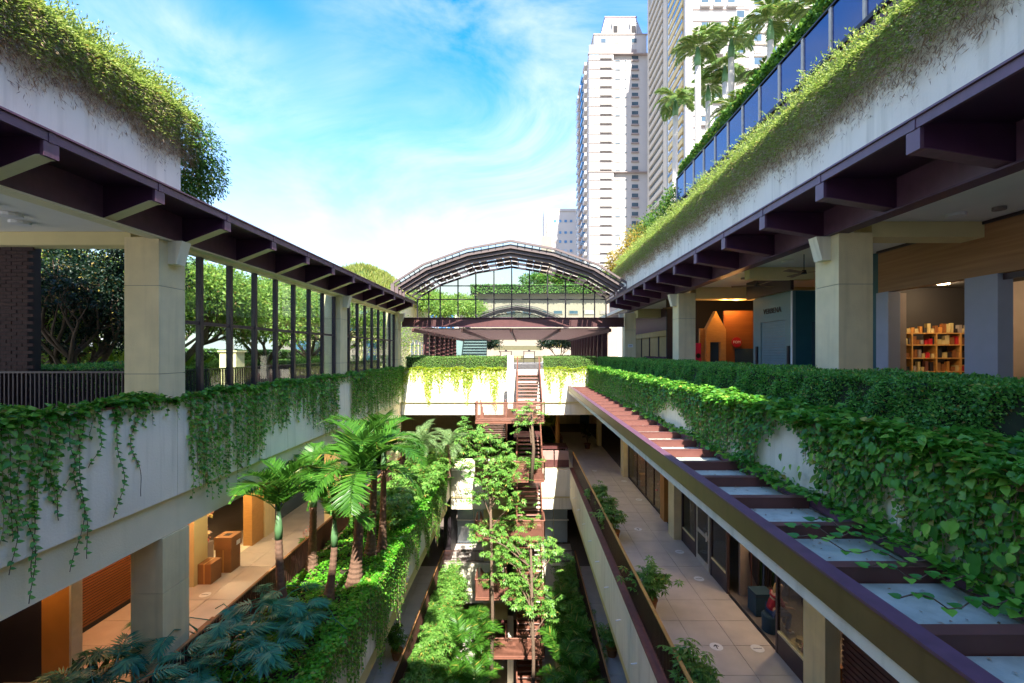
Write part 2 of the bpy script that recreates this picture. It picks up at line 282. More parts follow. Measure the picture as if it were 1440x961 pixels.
def frond_mesh(name, m, ln=2.0, n=34, ll=.5, lw=.045, droop=1.0, rise=1.1, vee=.35, seed=0, rib=.018, start=.12):
    r = np.random.default_rng(seed); t = np.linspace(0, 1, 24); ang = rise - (rise+droop)*t**1.25; ds = ln/23
    x = np.concatenate([[0], np.cumsum(np.cos(ang[:-1])*ds)]); z = np.concatenate([[0], np.cumsum(np.sin(ang[:-1])*ds)]); F = Fol()
    for sd in (-1, 1):
        q = np.linspace(start, .995, n) + r.normal(0,.004,n); q = np.clip(q, 0, .999); px = np.interp(q, t, x); pz = np.interp(q, t, z); aa = np.interp(q, t, ang)
        tan = np.stack([np.cos(aa), 0*aa, np.sin(aa)],1); up = np.stack([-np.sin(aa), 0*aa, np.cos(aa)],1); side = np.array([0, sd, 0.])
        T = unit(tan*(.45+.6*q[:,None]) + side*1.0 + up*(vee - .55*q[:,None]) + r.normal(0,.07,(n,3))); l = ll*np.sin(np.clip(q*1.02+.1,0,1)*math.pi)**.6*r.uniform(.85,1.1,n) + .05
        F.add(np.stack([px, 0*px, pz],1), T, up - tan*.2 + side*(-.3), l, lw*(.6+.6*np.sin(q*math.pi)))
    me = F.mesh(name, m, fold=.15, mid=.3)
    b = MB(); b.tube([(x[i],0,z[i]) for i in range(0,24,3)] + [(x[-1],0,z[-1])], [rib*(1-.8*i/8) for i in range(9)][:8] + [rib*.2], 4)
    bm2 = b.mesh('rib', m); return join(me, bm2, name)
def join(a, b, name):
    va = np.empty(len(a.vertices)*3, np.float32); a.vertices.foreach_get('co', va); vb = np.empty(len(b.vertices)*3, np.float32); b.vertices.foreach_get('co', vb)
    fs = [tuple(p.vertices) for p in a.polygons] + [tuple(i+len(a.vertices) for i in p.vertices) for p in b.polygons]
    me = bpy.data.meshes.new(name); me.from_pydata(np.concatenate([va,vb]).reshape(-1,3).tolist(), [], fs); me.materials.append(a.materials[0]); bpy.data.meshes.remove(b); bpy.data.meshes.remove(a); return me
def put(name, me, parent, wloc, rz=0, ry=0, rx=0, s=1):
    o = link(name, me, parent, wloc); o.rotation_euler = (rx, ry, rz); o.scale = (s,s,s); return o
FR = [frond_mesh('frond', 'palm', 2.3, 44, .62, .075, droop=a, rise=b, vee=v, seed=i) for i,(a,b,v) in enumerate([(.75,1.25,.55),(1.1,1.0,.4),(.4,1.35,.7),(1.2,.75,.3)])]
FROY = [frond_mesh('frond', 'royal', 2.4, 40, .6, .09, droop=a, rise=b, vee=.1, seed=9+i) for i,(a,b) in enumerate([(1.3,.7),(1.2,.2),(.9,1.2)])]
FFIN = [frond_mesh('frond', 'fine', 1.7, 46, .3, .022, droop=a, rise=b, vee=.2, seed=19+i, rib=.012) for i,(a,b) in enumerate([(.9,1.1),(1.2,.7),(.6,1.3)])]
FARE = [frond_mesh('frond', 'palm', 1.6, 26, .5, .05, droop=a, rise=b, vee=.35, seed=29+i, rib=.012) for i,(a,b) in enumerate([(.8,1.15),(1.1,.85),(.6,1.3)])]
def palm(name, label, base, h, r, lean, n, fr, fs=1, bark='pbark', shaft=.9, group=None, flare=1.6, ribs=True, tiltmin=-.2, seed=0):
    rr = random.Random(seed); p = thing(name, label, 'palm', base, group); b = Vector(base); top = b + Vector((lean[0], lean[1], h)); k = max(6, int(h/.07)) if ribs else 8
    pts, rad = [], []
    for i in range(k+1):
        t = i/k; q = b.lerp(top, t) + Vector((math.sin(t*2.2)*lean[0]*.3, 0, 0)); pts.append(q); rad.append(r*(1 + (flare-1)*math.exp(-t*5) - .12*t)*(1.06 if i % 2 else .97))
    MB().tube(pts, rad, 12).build('trunk', bark, p, smooth=not ribs); end = pts[-1]
    if shaft: MB().tube([end, end+Vector((0,0,shaft*.4)), end+Vector((0,0,shaft))], [r*.95, r*1.0, r*.45], 12).build('crownshaft', 'shaft', p, smooth=True)
    c = end + Vector((0,0,shaft*.96))
    for i in range(n):
        put('frond', rr.choice(fr), p, c, rz=i*2.39996 + rr.uniform(-.3,.3), ry=rr.uniform(tiltmin, .45), rx=rr.uniform(-.15,.15), s=fs*rr.uniform(.85,1.1))
    return p
def limb(mb, F, p, d, ln, r, depth, rr, cl, spread=.55, up=.15):
    pts = [p]; q = p.copy(); dd = d.copy()
    for i in range(3): dd = (dd + Vector((rr.uniform(-1,1), rr.uniform(-1,1), rr.uniform(-.6,1)))*.12 + Vector((0,0,up*.3))).normalized(); q = q + dd*ln/3; pts.append(q.copy())
    mb.tube(pts, [r, r*.88, r*.76, r*.62], 6 if r > .03 else 4, cap=False)
    if depth == 0: cl.append(q); return
    for i in range(rr.choice((2,3)) if depth > 1 else 3):
        v = Vector((rr.uniform(-1,1), rr.uniform(-1,1), rr.uniform(-.5,1))).normalized(); limb(mb, F, q, (dd + v*spread).normalized(), ln*rr.uniform(.65,.9), r*.62, depth-1, rr, cl, spread, up)
def tree(name, label, base, trunk, ln, r, depth, m, nleaf, cr, L0, seed, group=None, start=None, n0=1, bark='bark', spread=.55, up=.15, lean=(0,0), flat=.7, W=.5, extra=0, cat='tree'):
    rr = random.Random(seed); t = thing(name, label, cat, base, group); b = Vector(base); mb = MB(); cl = []
    top = b + Vector((lean[0], lean[1], trunk)); mb.tube([b, b.lerp(top,.3), b.lerp(top,.65), top], [r*1.35, r*1.05, r, r*.9], 8)
    for i in range(n0):
        a = i*2.4+rr.uniform(0,.6); limb(mb, None, top, Vector((math.cos(a)*spread*1.3, math.sin(a)*spread*1.3, 1)).normalized() if n0 > 1 else Vector((0,0,1)), ln, r*.8 if n0 == 1 else r*.55, depth, rr, cl, spread, up)
    mb.build('trunk', bark, t, smooth=True); F = Fol(); per = max(6, int(nleaf/max(1, len(cl))))
    for c in cl: clump(F, (c.x, c.y, c.z), cr*rr.uniform(.7,1.2), per, L0, L0*W, flat)
    F.build('crown', m, t, kind='stuff'); return t
def umbrella_plant(F, mb, base, h, spread, stems, whorls, L0, rr, n=8):      # stems with whorls of leaflets
    b = Vector(base)
    for i in range(stems):
        a = rr.uniform(0, 6.28); top = b + Vector((math.cos(a)*spread*rr.uniform(.2,1), math.sin(a)*spread*rr.uniform(.2,1), h*rr.uniform(.55,1)))
        mb.tube([b, b.lerp(top,.5)+Vector((rr.uniform(-.04,.04),rr.uniform(-.04,.04),.03)), top], [.014,.011,.007], 4, cap=False)
        for k in range(whorls):
            c = b.lerp(top, rr.uniform(.45,1)) + Vector((rr.gauss(0,.6), rr.gauss(0,.6), rr.gauss(.1,.4)))*spread*.42
            th = np.arange(n)*2*math.pi/n + rr.uniform(0,1); ax = unit(np.array([rr.gauss(0,.3), rr.gauss(0,.3), 1.])); a1 = unit(np.cross(ax, [1,.2,0])); a2 = np.cross(ax, a1)
            T = a1*np.cos(th)[:,None] + a2*np.sin(th)[:,None] - ax*.35; F.add(np.array(c) + T*.02, T, ax, L0*rng.uniform(.8,1.2,n), L0*.36)
def potted(label, x, y, z, h=.9, sp=.42, seed=0, pot='terra', m='scheff', stems=9, group='potted umbrella plants along the walkway railing', L0=.17):
    t = thing('potted_plant', label, 'potted plant', (x,y,z), group); rr = random.Random(seed); b = MB(); b.tube([(x,y,z),(x,y,z+.34),(x,y,z+.36),(x,y,z+.38),(x,y,z+.34)], [.17,.24,.26,.26,.2], 14); b.build('pot', pot, t); bx(x-.13,x+.13,y-.13,y+.13,z+.30,z+.352).build('soil', 'soil', t)
    F = Fol(); s = MB(); umbrella_plant(F, s, (x,y,z+.35), h, sp, stems, 9, L0, rr); s.build('stems', 'bark', t); F.build('foliage', m, t, kind='stuff'); return t
def philo_mesh(name, seed, m='philo'):                               # a broad blade cut into drooping fingers
    r = np.random.default_rng(seed); F = Fol(); n = 11
    for sd in (-1,1):
        q = np.linspace(.02,.95,n); P = np.stack([q*.42, 0*q, .1*np.sin(q*2.6)],1); T = unit(np.stack([.25+q*1.4, sd*np.ones(n)*(1.1-q*.6), .15-.5*q+r.normal(0,.05,n)],1)); F.add(P, T, np.array([0,0,1.]), .38*(1-.35*np.abs(q-.35))*r.uniform(.8,1.1,n), .05)
        F.add(P+T*.0, T+np.array([0,0,-.5]), np.array([0,0,1.]), .2, .07)
    me = F.mesh(name, m, fold=.1, mid=.35); b = MB(); b.tube([(-.55,0,-.6),(-.25,0,-.12),(0,0,0),(.25,0,.07),(.42,0,.04)], [.014,.012,.01,.008,.003], 4); return join(me, b.mesh('s', m), name)
PH = [philo_mesh('leaf', 40+i) for i in range(3)]
def heart_mesh(name, m, seed=0):
    o = [(0,0,0),(-.10,.0+.16,.03),(.06,.36,.05),(.32,.40,.02),(.6,.27,-.03),(1,0,-.16)]; v = []; f = []
    mid = [(0,0,0),(.05,0,-.02),(.25,0,-.03),(.5,0,-.05),(.75,0,-.09),(1,0,-.16)]
    for a in mid: v.append(a)
    for a in o: v.append(a)
    for a in o: v.append((a[0], -a[1], a[2]))
    for i in range(5): f += [(i, i+1, 7+i, 6+i), (i+1, i, 12+i, 13+i)]
    me = bpy.data.meshes.new(name); me.from_pydata(v, [], f); me.materials.append(MATS[m]); me.polygons.foreach_set('use_smooth', [True]*len(f)); return me
HLm = []
for i, c in enumerate([(.04,.17,.02),(.08,.27,.03),(.17,.4,.05)]):
    MATS['h%d'%i] = leafmat('heart_leaf', [c, tuple(q*1.3 for q in c)], .3, .28); HLm.append(heart_mesh('leaf', 'h%d'%i))
def orient(T, Nn):
    T = Vector(T).normalized(); Nn = Vector(Nn); S = Nn.cross(T).normalized(); Nn = T.cross(S)
    from mathutils import Matrix
    return Matrix((T, S, Nn)).transposed().to_euler()
#PART2
# ================================================================== SETTING
F0, F1, F2, F3 = -1.4, -7.2, -13.0, -18.8
def sheet(name, m, rects, z, grid=1):
    b = MB()
    for x0,x1,y0,y1 in rects: b.poly([(x0,y0,z),(x1,y0,z),(x1,y1,z),(x0,y1,z)])
    o = b.build(name, m, loc=(0,0,z)); return tag(o, kind='structure')
sheet('ground', 'paving', [(-1500,-7.45,-1500,1500),(4.3,1500,-1500,1500),(-7.45,4.3,-1500,-4),(-7.45,4.3,28.1,1500)], -1.5)
sheet('lawn', 'grassg', [(-60,-9.6,10.5,70)], -1.46)
def slab(name, m, *a): return struct(name, m, *a)
# slabs of the levels
slab('terrace_slab', 'beam', -14,-7.76,-4,46,-3.84,-1.52); slab('terrace_slab', 'beam', 4.42,14,-4,46,-2.55,-1.52)
wr = slab('walkway_floor', 'joint', 3.3,14,-4,46,-9.69,-7.24); wl = slab('walkway_floor', 'joint', -14,-7.0,-4,28,-9.69,-7.24)
slab('planter_slab', 'beam', -7.0,-4.62,-4,28,-9.69,-7.55)
wr2 = slab('lower_walkway_floor', 'joint', 3.3,14,-4,46,-15.5,-13.04); wl2 = slab('lower_walkway_floor', 'joint', -14,-4.9,-4,46,-15.5,-13.04)
slab('atrium_floor', 'tile', -14,14,-4,46,-19.2,-18.8)
def tiles(par, xs, ys, z):
    for a, b in zip(xs, xs[1:]):
        for c, d in zip(ys, ys[1:]): piece('floor_tile', 'tile', par, a+.006, b-.006, c+.006, d-.006, z-.04, z + random.uniform(-.001,.001))
ys = [3.96+1.03*i for i in range(37)]
tiles(wr, [3.2,4.22,5.22,6.13], ys, F1); tiles(wl, [-11.3,-10.2,-9.17,-8.14,-7.1], ys[4:24], F1)
tiles(wr2, [3.3,4.3,5.3,6.3], ys[6:24], F2); tiles(wl2, [-8.9,-7.9,-6.9,-5.9,-4.9], ys[6:24], F2)
# outer walls closing the rooms
for n, m, a in (('shop_back_wall','taupe',(14,14.2,-4,60,-19,4.5)), ('shop_back_wall','dark',(-14.2,-14,-4,46,-19,-1.6)), ('lobby_end_wall','cream',(-14,14,46,46.2,-19,-1.6)), ('lobby_end_wall','cream',(-14,14,-4.2,-4,-19,-1.6))): slab(n, m, *a)
# ---------------------------------------------------------------- fascias and walls around the atrium
def wall(label, boxes, cat='wall', name='atrium_wall', jointy=None):
    a = boxes[0][1]; t = thing(name, label, cat, ((a[0]+a[1])/2, a[2], a[4]))
    for nm, b, m in boxes: bx(*b).build(nm, m, t)
    return t
def panels(t, axis, s0, s1, step, b, m='white', nm='wall_panel'):
    s = s0
    while s < s1-.05:
        e = min(s+step, s1)
        if axis == 'y': piece(nm, m, t, b[0], b[1], s+.004, e-.004, b[2], b[3])
        else: piece(nm, m, t, s+.004, e-.004, b[0], b[1], b[2], b[3])
        s = e
t = wall('long white parapet wall under the left glass front, hung with creepers', [('lower_beam', (-7.78,-7.46,-4,28,-3.85,-3.06), 'beam'), ('coping', (-7.6,-7.33,-4,28,-1.02,-.985), 'sill')]); panels(t, 'y', -4, 28, 4.57, (-7.6,-7.35,-3.05,-1.02))
t = wall('white parapet wall of the right terrace above the plum skylight roof', [('coping', (4.19,4.45,-4,28.02,-1.0,-.97), 'sill')]); panels(t, 'y', -4, 28, 4.57, (4.2,4.43,-2.4,-1.0))
t = wall('pale concrete fascia of the right hand walkway above the lower gallery', [('lower_beam', (3.1,3.32,-4,28,-9.7,-9.02), 'yellow'), ('coping', (2.93,3.2,-4,28,-7.15,-7.1), 'sill'), ('slab_edge', (3.13,3.32,-4,28,-7.6,-7.2), 'beam')]); panels(t, 'y', -4, 28, 9.15, (2.95,3.12,-9.0,-7.15), 'white')
for q in range(14): MB().tube([(2.955,6+q*1.9,-8.0),(2.80,6+q*1.9,-8.02)], .018, 6).build('drain_spout', 'wht', t)
t = wall('white planter wall of the left garden ledge, covered in hanging creeper', [('lower_beam', (-4.9,-4.6,-4,28,-9.7,-8.95), 'yellow')]); panels(t, 'y', -4, 28, 4.57, (-4.6,-4.42,-8.9,-6.98))
slab('planter_soil', 'soil', -7.0,-4.62,-4,28,-7.5,-7.06)
t = wall('sunlit white bridge wall behind the stairs at terrace level', [('lower_beam', (-7.45,4.4,28.1,28.4,-3.87,-3.12), 'white'), ('ledge', (-7.45,4.3,28.0,28.3,-3.118,-3.055), 'yellow'), ('deck', (-7.45,4.4,28.42,31,-3.6,-1.54), 'beam')]); panels(t, 'x', -7.34, 4.19, 5.77, (28.0,28.3,-3.05,-1.07))
t = wall('sunlit white bridge wall behind the stairs one storey down', [('lower_beam', (-4.4,3.1,28.1,28.4,-9.7,-8.97), 'white'), ('ledge', (-4.4,3.1,28.02,28.3,-8.968,-8.9), 'yellow'), ('deck', (-4.4,3.28,28.42,31,-9.6,-7.25), 'beam')]); panels(t, 'x', -4.41, 3.09, 3.75, (28.0,28.3,-8.88,-7.3))
t = wall('white bridge wall two storeys below the terrace', [('lower_beam', (-4.7,3.1,28.1,28.4,-15.5,-14.77), 'white'), ('ledge', (-4.7,3.1,28.02,28.3,-14.768,-14.7), 'yellow'), ('deck', (-4.88,3.28,28.42,31,-15.4,-13.05), 'tile')]); panels(t, 'x', -4.7, 3.1, 3.9, (28.0,28.3,-14.68,-13.1))
t = thing('lobby_glass_wall', 'bluish glass wall of the lobby behind the stairs', 'glass wall', (-.7,31.1,F2))
for a, b in ((-4.4,-3.3),(-3.27,-2.2),(-2.17,-1.1),(1.2,2.15),(2.18,3.1)): piece('pane', 'ltglass', t, a, b, 31.1, 31.13, F2, -9.6)
bx(-4.5,3.2,31.08,31.16,-11.5,-11.44).build('transom', 'wht', t); bx(-4.9,-4.45,28.5,31,F2,-9.65).build('side_post', 'black', t)
t = wall('ochre stair core wall seen behind the landings', [('wall_face', (-2.4,-.9,28.45,28.6,-18.7,-9.75), 'yellow')])
# ---------------------------------------------------------------- columns
def column(label, x0, x1, y0, y1, z0, z1, corbel=0, m='cream', joints=(-.45,1.35), grp=None):
    t = thing('column', label, 'column', ((x0+x1)/2,(y0+y1)/2,z0), grp); zs = [z0] + [j for j in joints if z0 < j < z1] + [z1]
    for a, b in zip(zs, zs[1:]): piece('concrete_block', m, t, x0, x1, y0, y1, a+(.012 if a > z0 else 0), b)
    if len(zs) > 2: bx(x0+.02,x1-.02,y0+.02,y1-.02,z0,z1-.01).build('shaft_core', 'taupe', t)
    if corbel:
        xo = x1 if corbel > 0 else x0; s = corbel; ym = (y0+y1)/2
        MB().prism([(xo,ym-.13,z1-.02),(xo,ym-.13,z1-.5),(xo+s*.17,ym-.13,z1-.5),(xo+s*.3,ym-.13,z1-.02)], (0,.26,0)).build('corbel', 'white', t)
    return t
nth = ['nearest','second','third']
for i, y in enumerate((9.25,18.5,27.1)):
    column(nth[i]+' tall concrete column of the left glass front', -8.08,-7.38,y,y+.72,-1.0,2.34, 1, grp='columns of the left glass front')
    column(nth[i]+' concrete column holding up the right canopy', 6.3,6.98,(9.05,18.3,27.9)[i],(9.05,18.3,27.9)[i]+.72,-1.45,2.38,-1, grp='columns of the right canopy')
for i, y in enumerate((9.4,18.6,27.2)): column(['big pale column behind the philodendron at lower left','second lower column hidden among the palms','far lower left column beside the bridge'][i], -8.08,-7.42,y,y+.75,-7.2,-3.86, 0, joints=(-5.0,), grp='lower left columns')
for i, y in enumerate((8.75,17.45,26.2,35)): column(['cream pier at the near end of the right shopfronts','second cream pier between the two right shopfronts','third cream pier beyond the orange shop frame','farthest cream pier beside the potted palm'][i], 5.83,6.12,y,y+.68,-7.2,-2.56, 0, 'cream', (), 'piers of the right shopfronts')
# ---------------------------------------------------------------- canopies with brackets
def canopy(side, label):
    s = side; xo = 5.05 if s > 0 else -6.44; xi = 6.3 if s > 0 else -7.38; zi = 2.40 if s > 0 else 2.34; zo = 2.6 if s > 0 else 2.67
    t = thing('canopy', label, 'canopy', (xo, -4, 2.9)); e = s*.07; y1 = 27.3
    def b2(a, b, *r): return bx(min(a,b), max(a,b), *r)
    b2(xo, xo+s*.05, -4, y1, 2.87, 3.0).build('fascia', 'purple', t); b2(xo-s*.03, xo+s*.12, -4, y1, 3.003, 3.03).build('drip_edge', 'purple', t)
    b2(xo+s*.053, xi-s*.003, -4, y1, 2.93, 2.99).build('soffit', 'purpled', t); b2(xi, xi+s*.09, -4, y1, zi, 2.985).build('edge_beam', 'purple', t); b2(xi-s*.1, xi+s*.2, -4, y1, zi-.035, zi-.003).build('bottom_flange', 'beam' if s < 0 else 'purpled', t)
    y = 5.8 - 1.85*5 if s > 0 else 6.15-1.87*5
    pr = [(0,0,2.925),(0,0,zo),(s*.06,0,zo),(abs(xi-xo)*s-s*.055,0,zi+.01),(abs(xi-xo)*s-s*.055,0,2.925)]
    me = MB().prism(pr, (0,.17,0)).mesh('bracket', 'purpled'); mp_ = MB().box(-.025,.025,-.02,.19,zo-.01,2.86).box(-.04,.04,.04,.13,2.86,3.0).mesh('end_plate', 'purple')
    ml = MB().prism([(0,-.02,zo-.012),(s*.06,-.02,zo-.012),(abs(xi-xo)*s-s*.055,-.02,zi-.002),(abs(xi-xo)*s-s*.055,-.02,zi+.012),(s*.06,-.02,zo+.0),(0,-.02,zo+.0)], (0,.21,0)).mesh('flange', 'beam' if s < 0 else 'purple')
    while y < y1:
        k = link('bracket', me, t, (xo+s*.06, y, 0)); link('end_plate', mp_, k, (xo+s*.03, y, 0)); link('flange', ml, k, (xo+s*.06, y, 0)); y += 1.85 if s > 0 else 1.87
canopy(-1, 'plum steel eave with cantilever brackets above the left glass front'); canopy(1, 'plum steel eave with cantilever brackets along the right terrace')
def roof(label, parts, cat='roof'):
    a = parts[0][1]; t = thing('roof', label, cat, ((a[0]+a[1])/2, a[2], a[4]))
    for nm, b, m in parts: bx(*b).build(nm, m, t)
    return t
rl = roof('left terrace ceiling and flat roof slab', [('ceiling', (-16,-7.5,-4,9.9,2.5,2.56), 'ceil'), ('deck', (-16,-7.55,-4,9.9,2.57,2.9), 'beam'), ('cross_beam', (-14,-8.1,9.42,9.8,2.22,2.495), 'yellow'), ('edge_trim', (-7.75,-7.6,-4,9.9,2.36,2.495), 'yellow'), ('rear_gutter', (-7.9,-7.48,9.91,28,2.6,2.95), 'purpled')])
rr_ = roof('right terrace ceiling and flat roof slab', [('ceiling', (6.6,14,-4,46,2.62,2.68), 'ceil'), ('deck', (6.42,14,-4,46,2.69,2.9), 'beam'), ('cross_beam', (7.0,14,18.3,18.9,2.15,2.615), 'yellow'), ('cross_beam', (7.0,14,9.1,9.6,2.3,2.615), 'yellow'), ('cross_beam', (7.0,14,27.5,28.3,2.1,2.615), 'yellow'), ('cross_beam', (7.0,9,14.0,14.3,2.25,2.615), 'yellow')])
for par, pts in ((rl, [(-8.6,6.2),(-9.3,6.6),(-8.9,7.6),(-9.2,8.2),(-8.7,5.3),(-9.9,7.2),(-9.6,8.7)]), (rr_, [(8.2,8.6),(8.6,8.2),(8.9,9.9),(8.3,10.6),(8.4,12.2),(7.8,16),(8.6,20),(7.6,22),(8.2,24),(7.6,13)])):
    for i, (x, y) in enumerate(pts): MB().cyl((x,y,2.56 if par is rr_ else 2.44),.1 if i%3 else .16,.055,12).build('ceiling_fitting', 'taupe' if i%3 else 'wht', par)
# planters on the roofs
t = roof('white planter wall on the left roof with trailing plants over its edge', [('wall_face', (-7.2,-7.02,-4,9.36,3.0,4.85), 'white'), ('end_wall', (-14,-7.2,9.2,9.36,3.0,4.85), 'white'), ('soil_bed', (-14,-7.21,-4,9.19,4.3,4.75), 'soil')], 'planter wall')
t = roof('long white planter wall on the right roof with trailing plants', [('wall_face', (5.6,5.78,-4,27,3.0,4.9), 'white'), ('end_wall', (5.8,8.3,26.8,27,3.0,4.9), 'white'), ('soil_bed', (5.79,8.28,-4,26.79,4.3,4.8), 'soil')], 'planter wall')
t = thing('terrace_wall', 'brown mesh clad wall below the blue glass balustrade', 'wall', (8.4,-4,4.9))
bx(8.45,26,-4,44,3.0,8.05).build('wall_mass', 'taupe', t)
for k in range(24): piece('mesh_panel', 'maroon', t, 8.36,8.44,-4+k*1.2+.02,-4+k*1.2+1.18,4.9,7.9)
t = thing('glass_balustrade', 'long balustrade of glass tinted with reflected sky blue on the upper right terrace', 'balustrade', (8.4,6,8.1)); Y0 = 11.1-1.23*5
for k in range(17):
    y = Y0+1.23*k; piece('post', 'greybark', t, 8.34,8.42,y-.05,y+.05,8.02,9.33)
    if k < 16: piece('pane', 'bglass', t, 8.38,8.40,y+.055,y+1.175,8.16,9.29)
bx(8.33,8.44,Y0,Y0+19.7,9.33,9.38).build('top_rail', 'black', t); bx(8.33,8.46,Y0,Y0+19.7,8.0,8.12).build('bottom_rail', 'black', t)
# ---------------------------------------------------------------- skylight roof (pergola) over the right walkway edge
t = thing('skylight_roof', 'sloping line of plum beams and grey roof panels beside the creeper wall', 'roof', (3.5,-4,-2.5))
bx(2.84,2.93,-4,28,-2.36,-2.08).build('edge_beam', 'gold', t); bx(2.82,2.99,-4,28,-2.078,-2.05).build('edge_cap', 'purple', t); bx(2.88,3.1,-4,28,-2.52,-2.362).build('soffit_band', 'white', t); bx(3.1,4.42,-4,28,-2.5,-2.46).build('ceiling', 'ceil', t)
bx(4.1,4.19,-4,28,-2.2,-2.07).build('wall_channel', 'purple', t)
for k in range(-6,24):
    y = 3.4+1.047*k; yy = min(y+1.047, 28)
    piece('beam', 'pbeam', t, 2.94, 4.095, y-.06, y+.06, -2.26, -2.083); piece('beam_cap', 'pbeam', t, 2.94,4.095,y-.065,y+.065,-2.082,-2.07); piece('roof_panel', 'panel', t, 2.94, 4.095, y+.07, yy-.07, -2.26, -2.225); piece('seal', 'black', t, 2.94, 4.095, y+.06, y+.085, -2.224, -2.212)
F = Fol(); n = 900; yq = rng.uniform(2.5,27,n); F.add(np.stack([4.08-1.1*rng.uniform(0,1,n)**2.2, yq, np.full(n,-2.215)],1), unit(rng.normal(0,1,(n,3))*np.array([1,1,.12])), np.array([0,0,1.])+rng.normal(0,.25,(n,3)), rng.uniform(.025,.07,n), .022); F.build('leaf_litter', 'twig', t, kind='stuff')
# ---------------------------------------------------------------- barrel roof over the atrium
OUT = [(6.3,3.72),(4.7,4.73),(2.4,5.57),(0,6.02)]; INN = [(5.7,3.25),(4.3,4.07),(2.15,4.8),(0,5.15)]; CX = -.62
def arc(t_, dz=0, dx=0):
    h = [((a[0]*(1-t_)+b[0]*t_)-dx, a[1]*(1-t_)+b[1]*t_+dz) for a, b in zip(OUT, INN)]
    return [(CX-a, z) for a, z in h] + [(CX+a, z) for a, z in reversed(h[:-1])]
def band(mb, A, B, y0, y1):
    for (a, b), (c, d) in zip(zip(A, A[1:]), zip(B, B[1:])): mb.prism([(a[0],y0,a[1]),(b[0],y0,b[1]),(d[0],y0,d[1]),(c[0],y0,c[1])], (0,y1-y0,0))
def barrel(label, y0, y1, full=True):
    t = thing('arched_roof', label, 'arched roof', (CX, y0, 3.0))
    for j, (ta, tb) in enumerate(((0,.13),(.29,.49),(.52,.71),(.74,.93))):
        yb = y0+j*.16; mb = MB(); A = arc(ta); B = arc(tb); band(mb, A, B, yb, yb+.12)
        for sx in (0,-1): x = A[sx][0]; mb.box(x-.09, x+.09, yb, yb+.12, 2.98, A[sx][1]-.05)
        mb.build('arch_rib', 'mauve', t)
        if j: mb = MB(); band(mb, arc(ta-.035), arc(ta+.01), yb-.03, yb-.004); mb.build('dark_flange', 'bronze', t)
    A = arc(.135); B = arc(.285)
    for i in range(6):
        q = MB().prism([(A[i][0],y0+.08,A[i][1]),(A[i+1][0],y0+.08,A[i+1][1]),(B[i+1][0],y0+.08,B[i+1][1]),(B[i][0],y0+.08,B[i][1])], (0,.02,0)); q.build('roof_light', 'wglass', t)
        for k in range(1,6 if full else 4):
            f = k/(6 if full else 4); xa = A[i][0]*(1-f)+A[i+1][0]*f; za = A[i][1]*(1-f)+A[i+1][1]*f; xb = B[i][0]*(1-f)+B[i+1][0]*f; zb = B[i][1]*(1-f)+B[i+1][1]*f; MB().tube([(xa,y0+.07,za),(xb,y0+.07,zb)], .025, 4).build('divider', 'black', t)
    A = arc(1.0, .06); B = arc(1.0, -.06)
    for y in ((y0+.75, (y0+y1)/2+.2, y1-.12) if full else (y1-.1,)): mb = MB(); band(mb, A, B, y, y+.09); mb.build('arch_rib', 'bronze', t)
    S = arc(.8)
    for i in range(6):
        n = 5
        for k in range(n+1):
            f = k/n; x = B[i][0]*(1-f)+B[i+1][0]*f; z = B[i][1]*(1-f)+B[i+1][1]*f; r = .035 if k in (0,n) else .022
            MB().tube([(x,y0+.6,z+.02),(x,y1,z+.02)], r, 4).build('purlin', 'bronze', t)
            if k < n:
                f2 = (k+.9)/n; f1 = (k+.1)/n
                for a, b in (((y0+.86,(y0+y1)/2+.17),((y0+y1)/2+.32,y1-.15)) if full else ((y0+.6,y1-.1),)):
                    p = lambda f, y: (A[i][0]*(1-f)+A[i+1][0]*f, y, A[i][1]*(1-f)+A[i+1][1]*f+.05)
                    MB().prism([p(f1,a),p(f2,a),p(f2,b),p(f1,b)], (0,0,.03)).build('louvre_panel', 'lpanel' if (i*5+k) % 4 else 'wglass', t)
    return t
barrel('nearest mauve steel barrel roof spanning the atrium, with stacked arch ribs', 24.3, 27.6); 
t2 = barrel('farther mauve barrel roof seen through the gable glass', 56, 58.5, False)
b = MB(); b.poly([(x,57.9,z) for x, z in reversed(arc(1.0))]); b.v = [(x,y,z) for x,y,z in b.v]; mb = MB(); mb.prism([(x,57.9,z) for x, z in arc(1.0)], (0,.05,0)); mb.build('gable_pane', 'dglass', t2)
g = thing('gable_glazing', 'glazed gable with thin black mullions under the barrel roof', 'glass wall', (CX,27.6,2.1)); A = arc(1.0)
def arcz(x):
    for a, b in zip(A, A[1:]):
        if a[0] <= x <= b[0]: f = (x-a[0])/(b[0]-a[0]); return a[1]*(1-f)+b[1]*f
    return 3.22
mx_ = [-6.34,-5.65,-4.96,-3.88,-2.80,-1.70,-.62,.46,1.56,2.64,3.72,4.41,5.10]
for x in mx_: bx(x-.035,x+.035,27.58,27.66,2.1,arcz(x)-.02 if A[0][0] < x < A[-1][0] else 3.25).build('mullion', 'black', g)
for z in (3.2,4.02): xs_ = [x/20 for x in range(-140,130) if arcz(x/20) > z+.05 and (z > 3.3 or True)]; lo = min(xs_); hi = max(xs_); lo = -6.34 if z < 3.3 else lo; hi = 5.1 if z < 3.3 else hi; bx(lo,hi,27.585,27.655,z-.03,z+.03).build('transom', 'black', g)
for a, b in zip(mx_, mx_[1:]):
    for z0, z1 in ((2.12,3.17),(3.23,3.99),(4.05,9)):
        za, zb = min(z1, arcz(a+.04)), min(z1, arcz(b-.04))
        if max(za, zb) > z0+.04: pts = [(a+.04,27.61,z0),(b-.04,27.61,z0),(b-.04,27.61,max(zb,z0+.01)),(a+.04,27.61,max(za,z0+.01))]; MB().prism(pts, (0,.012,0)).build('pane', 'glass', g)
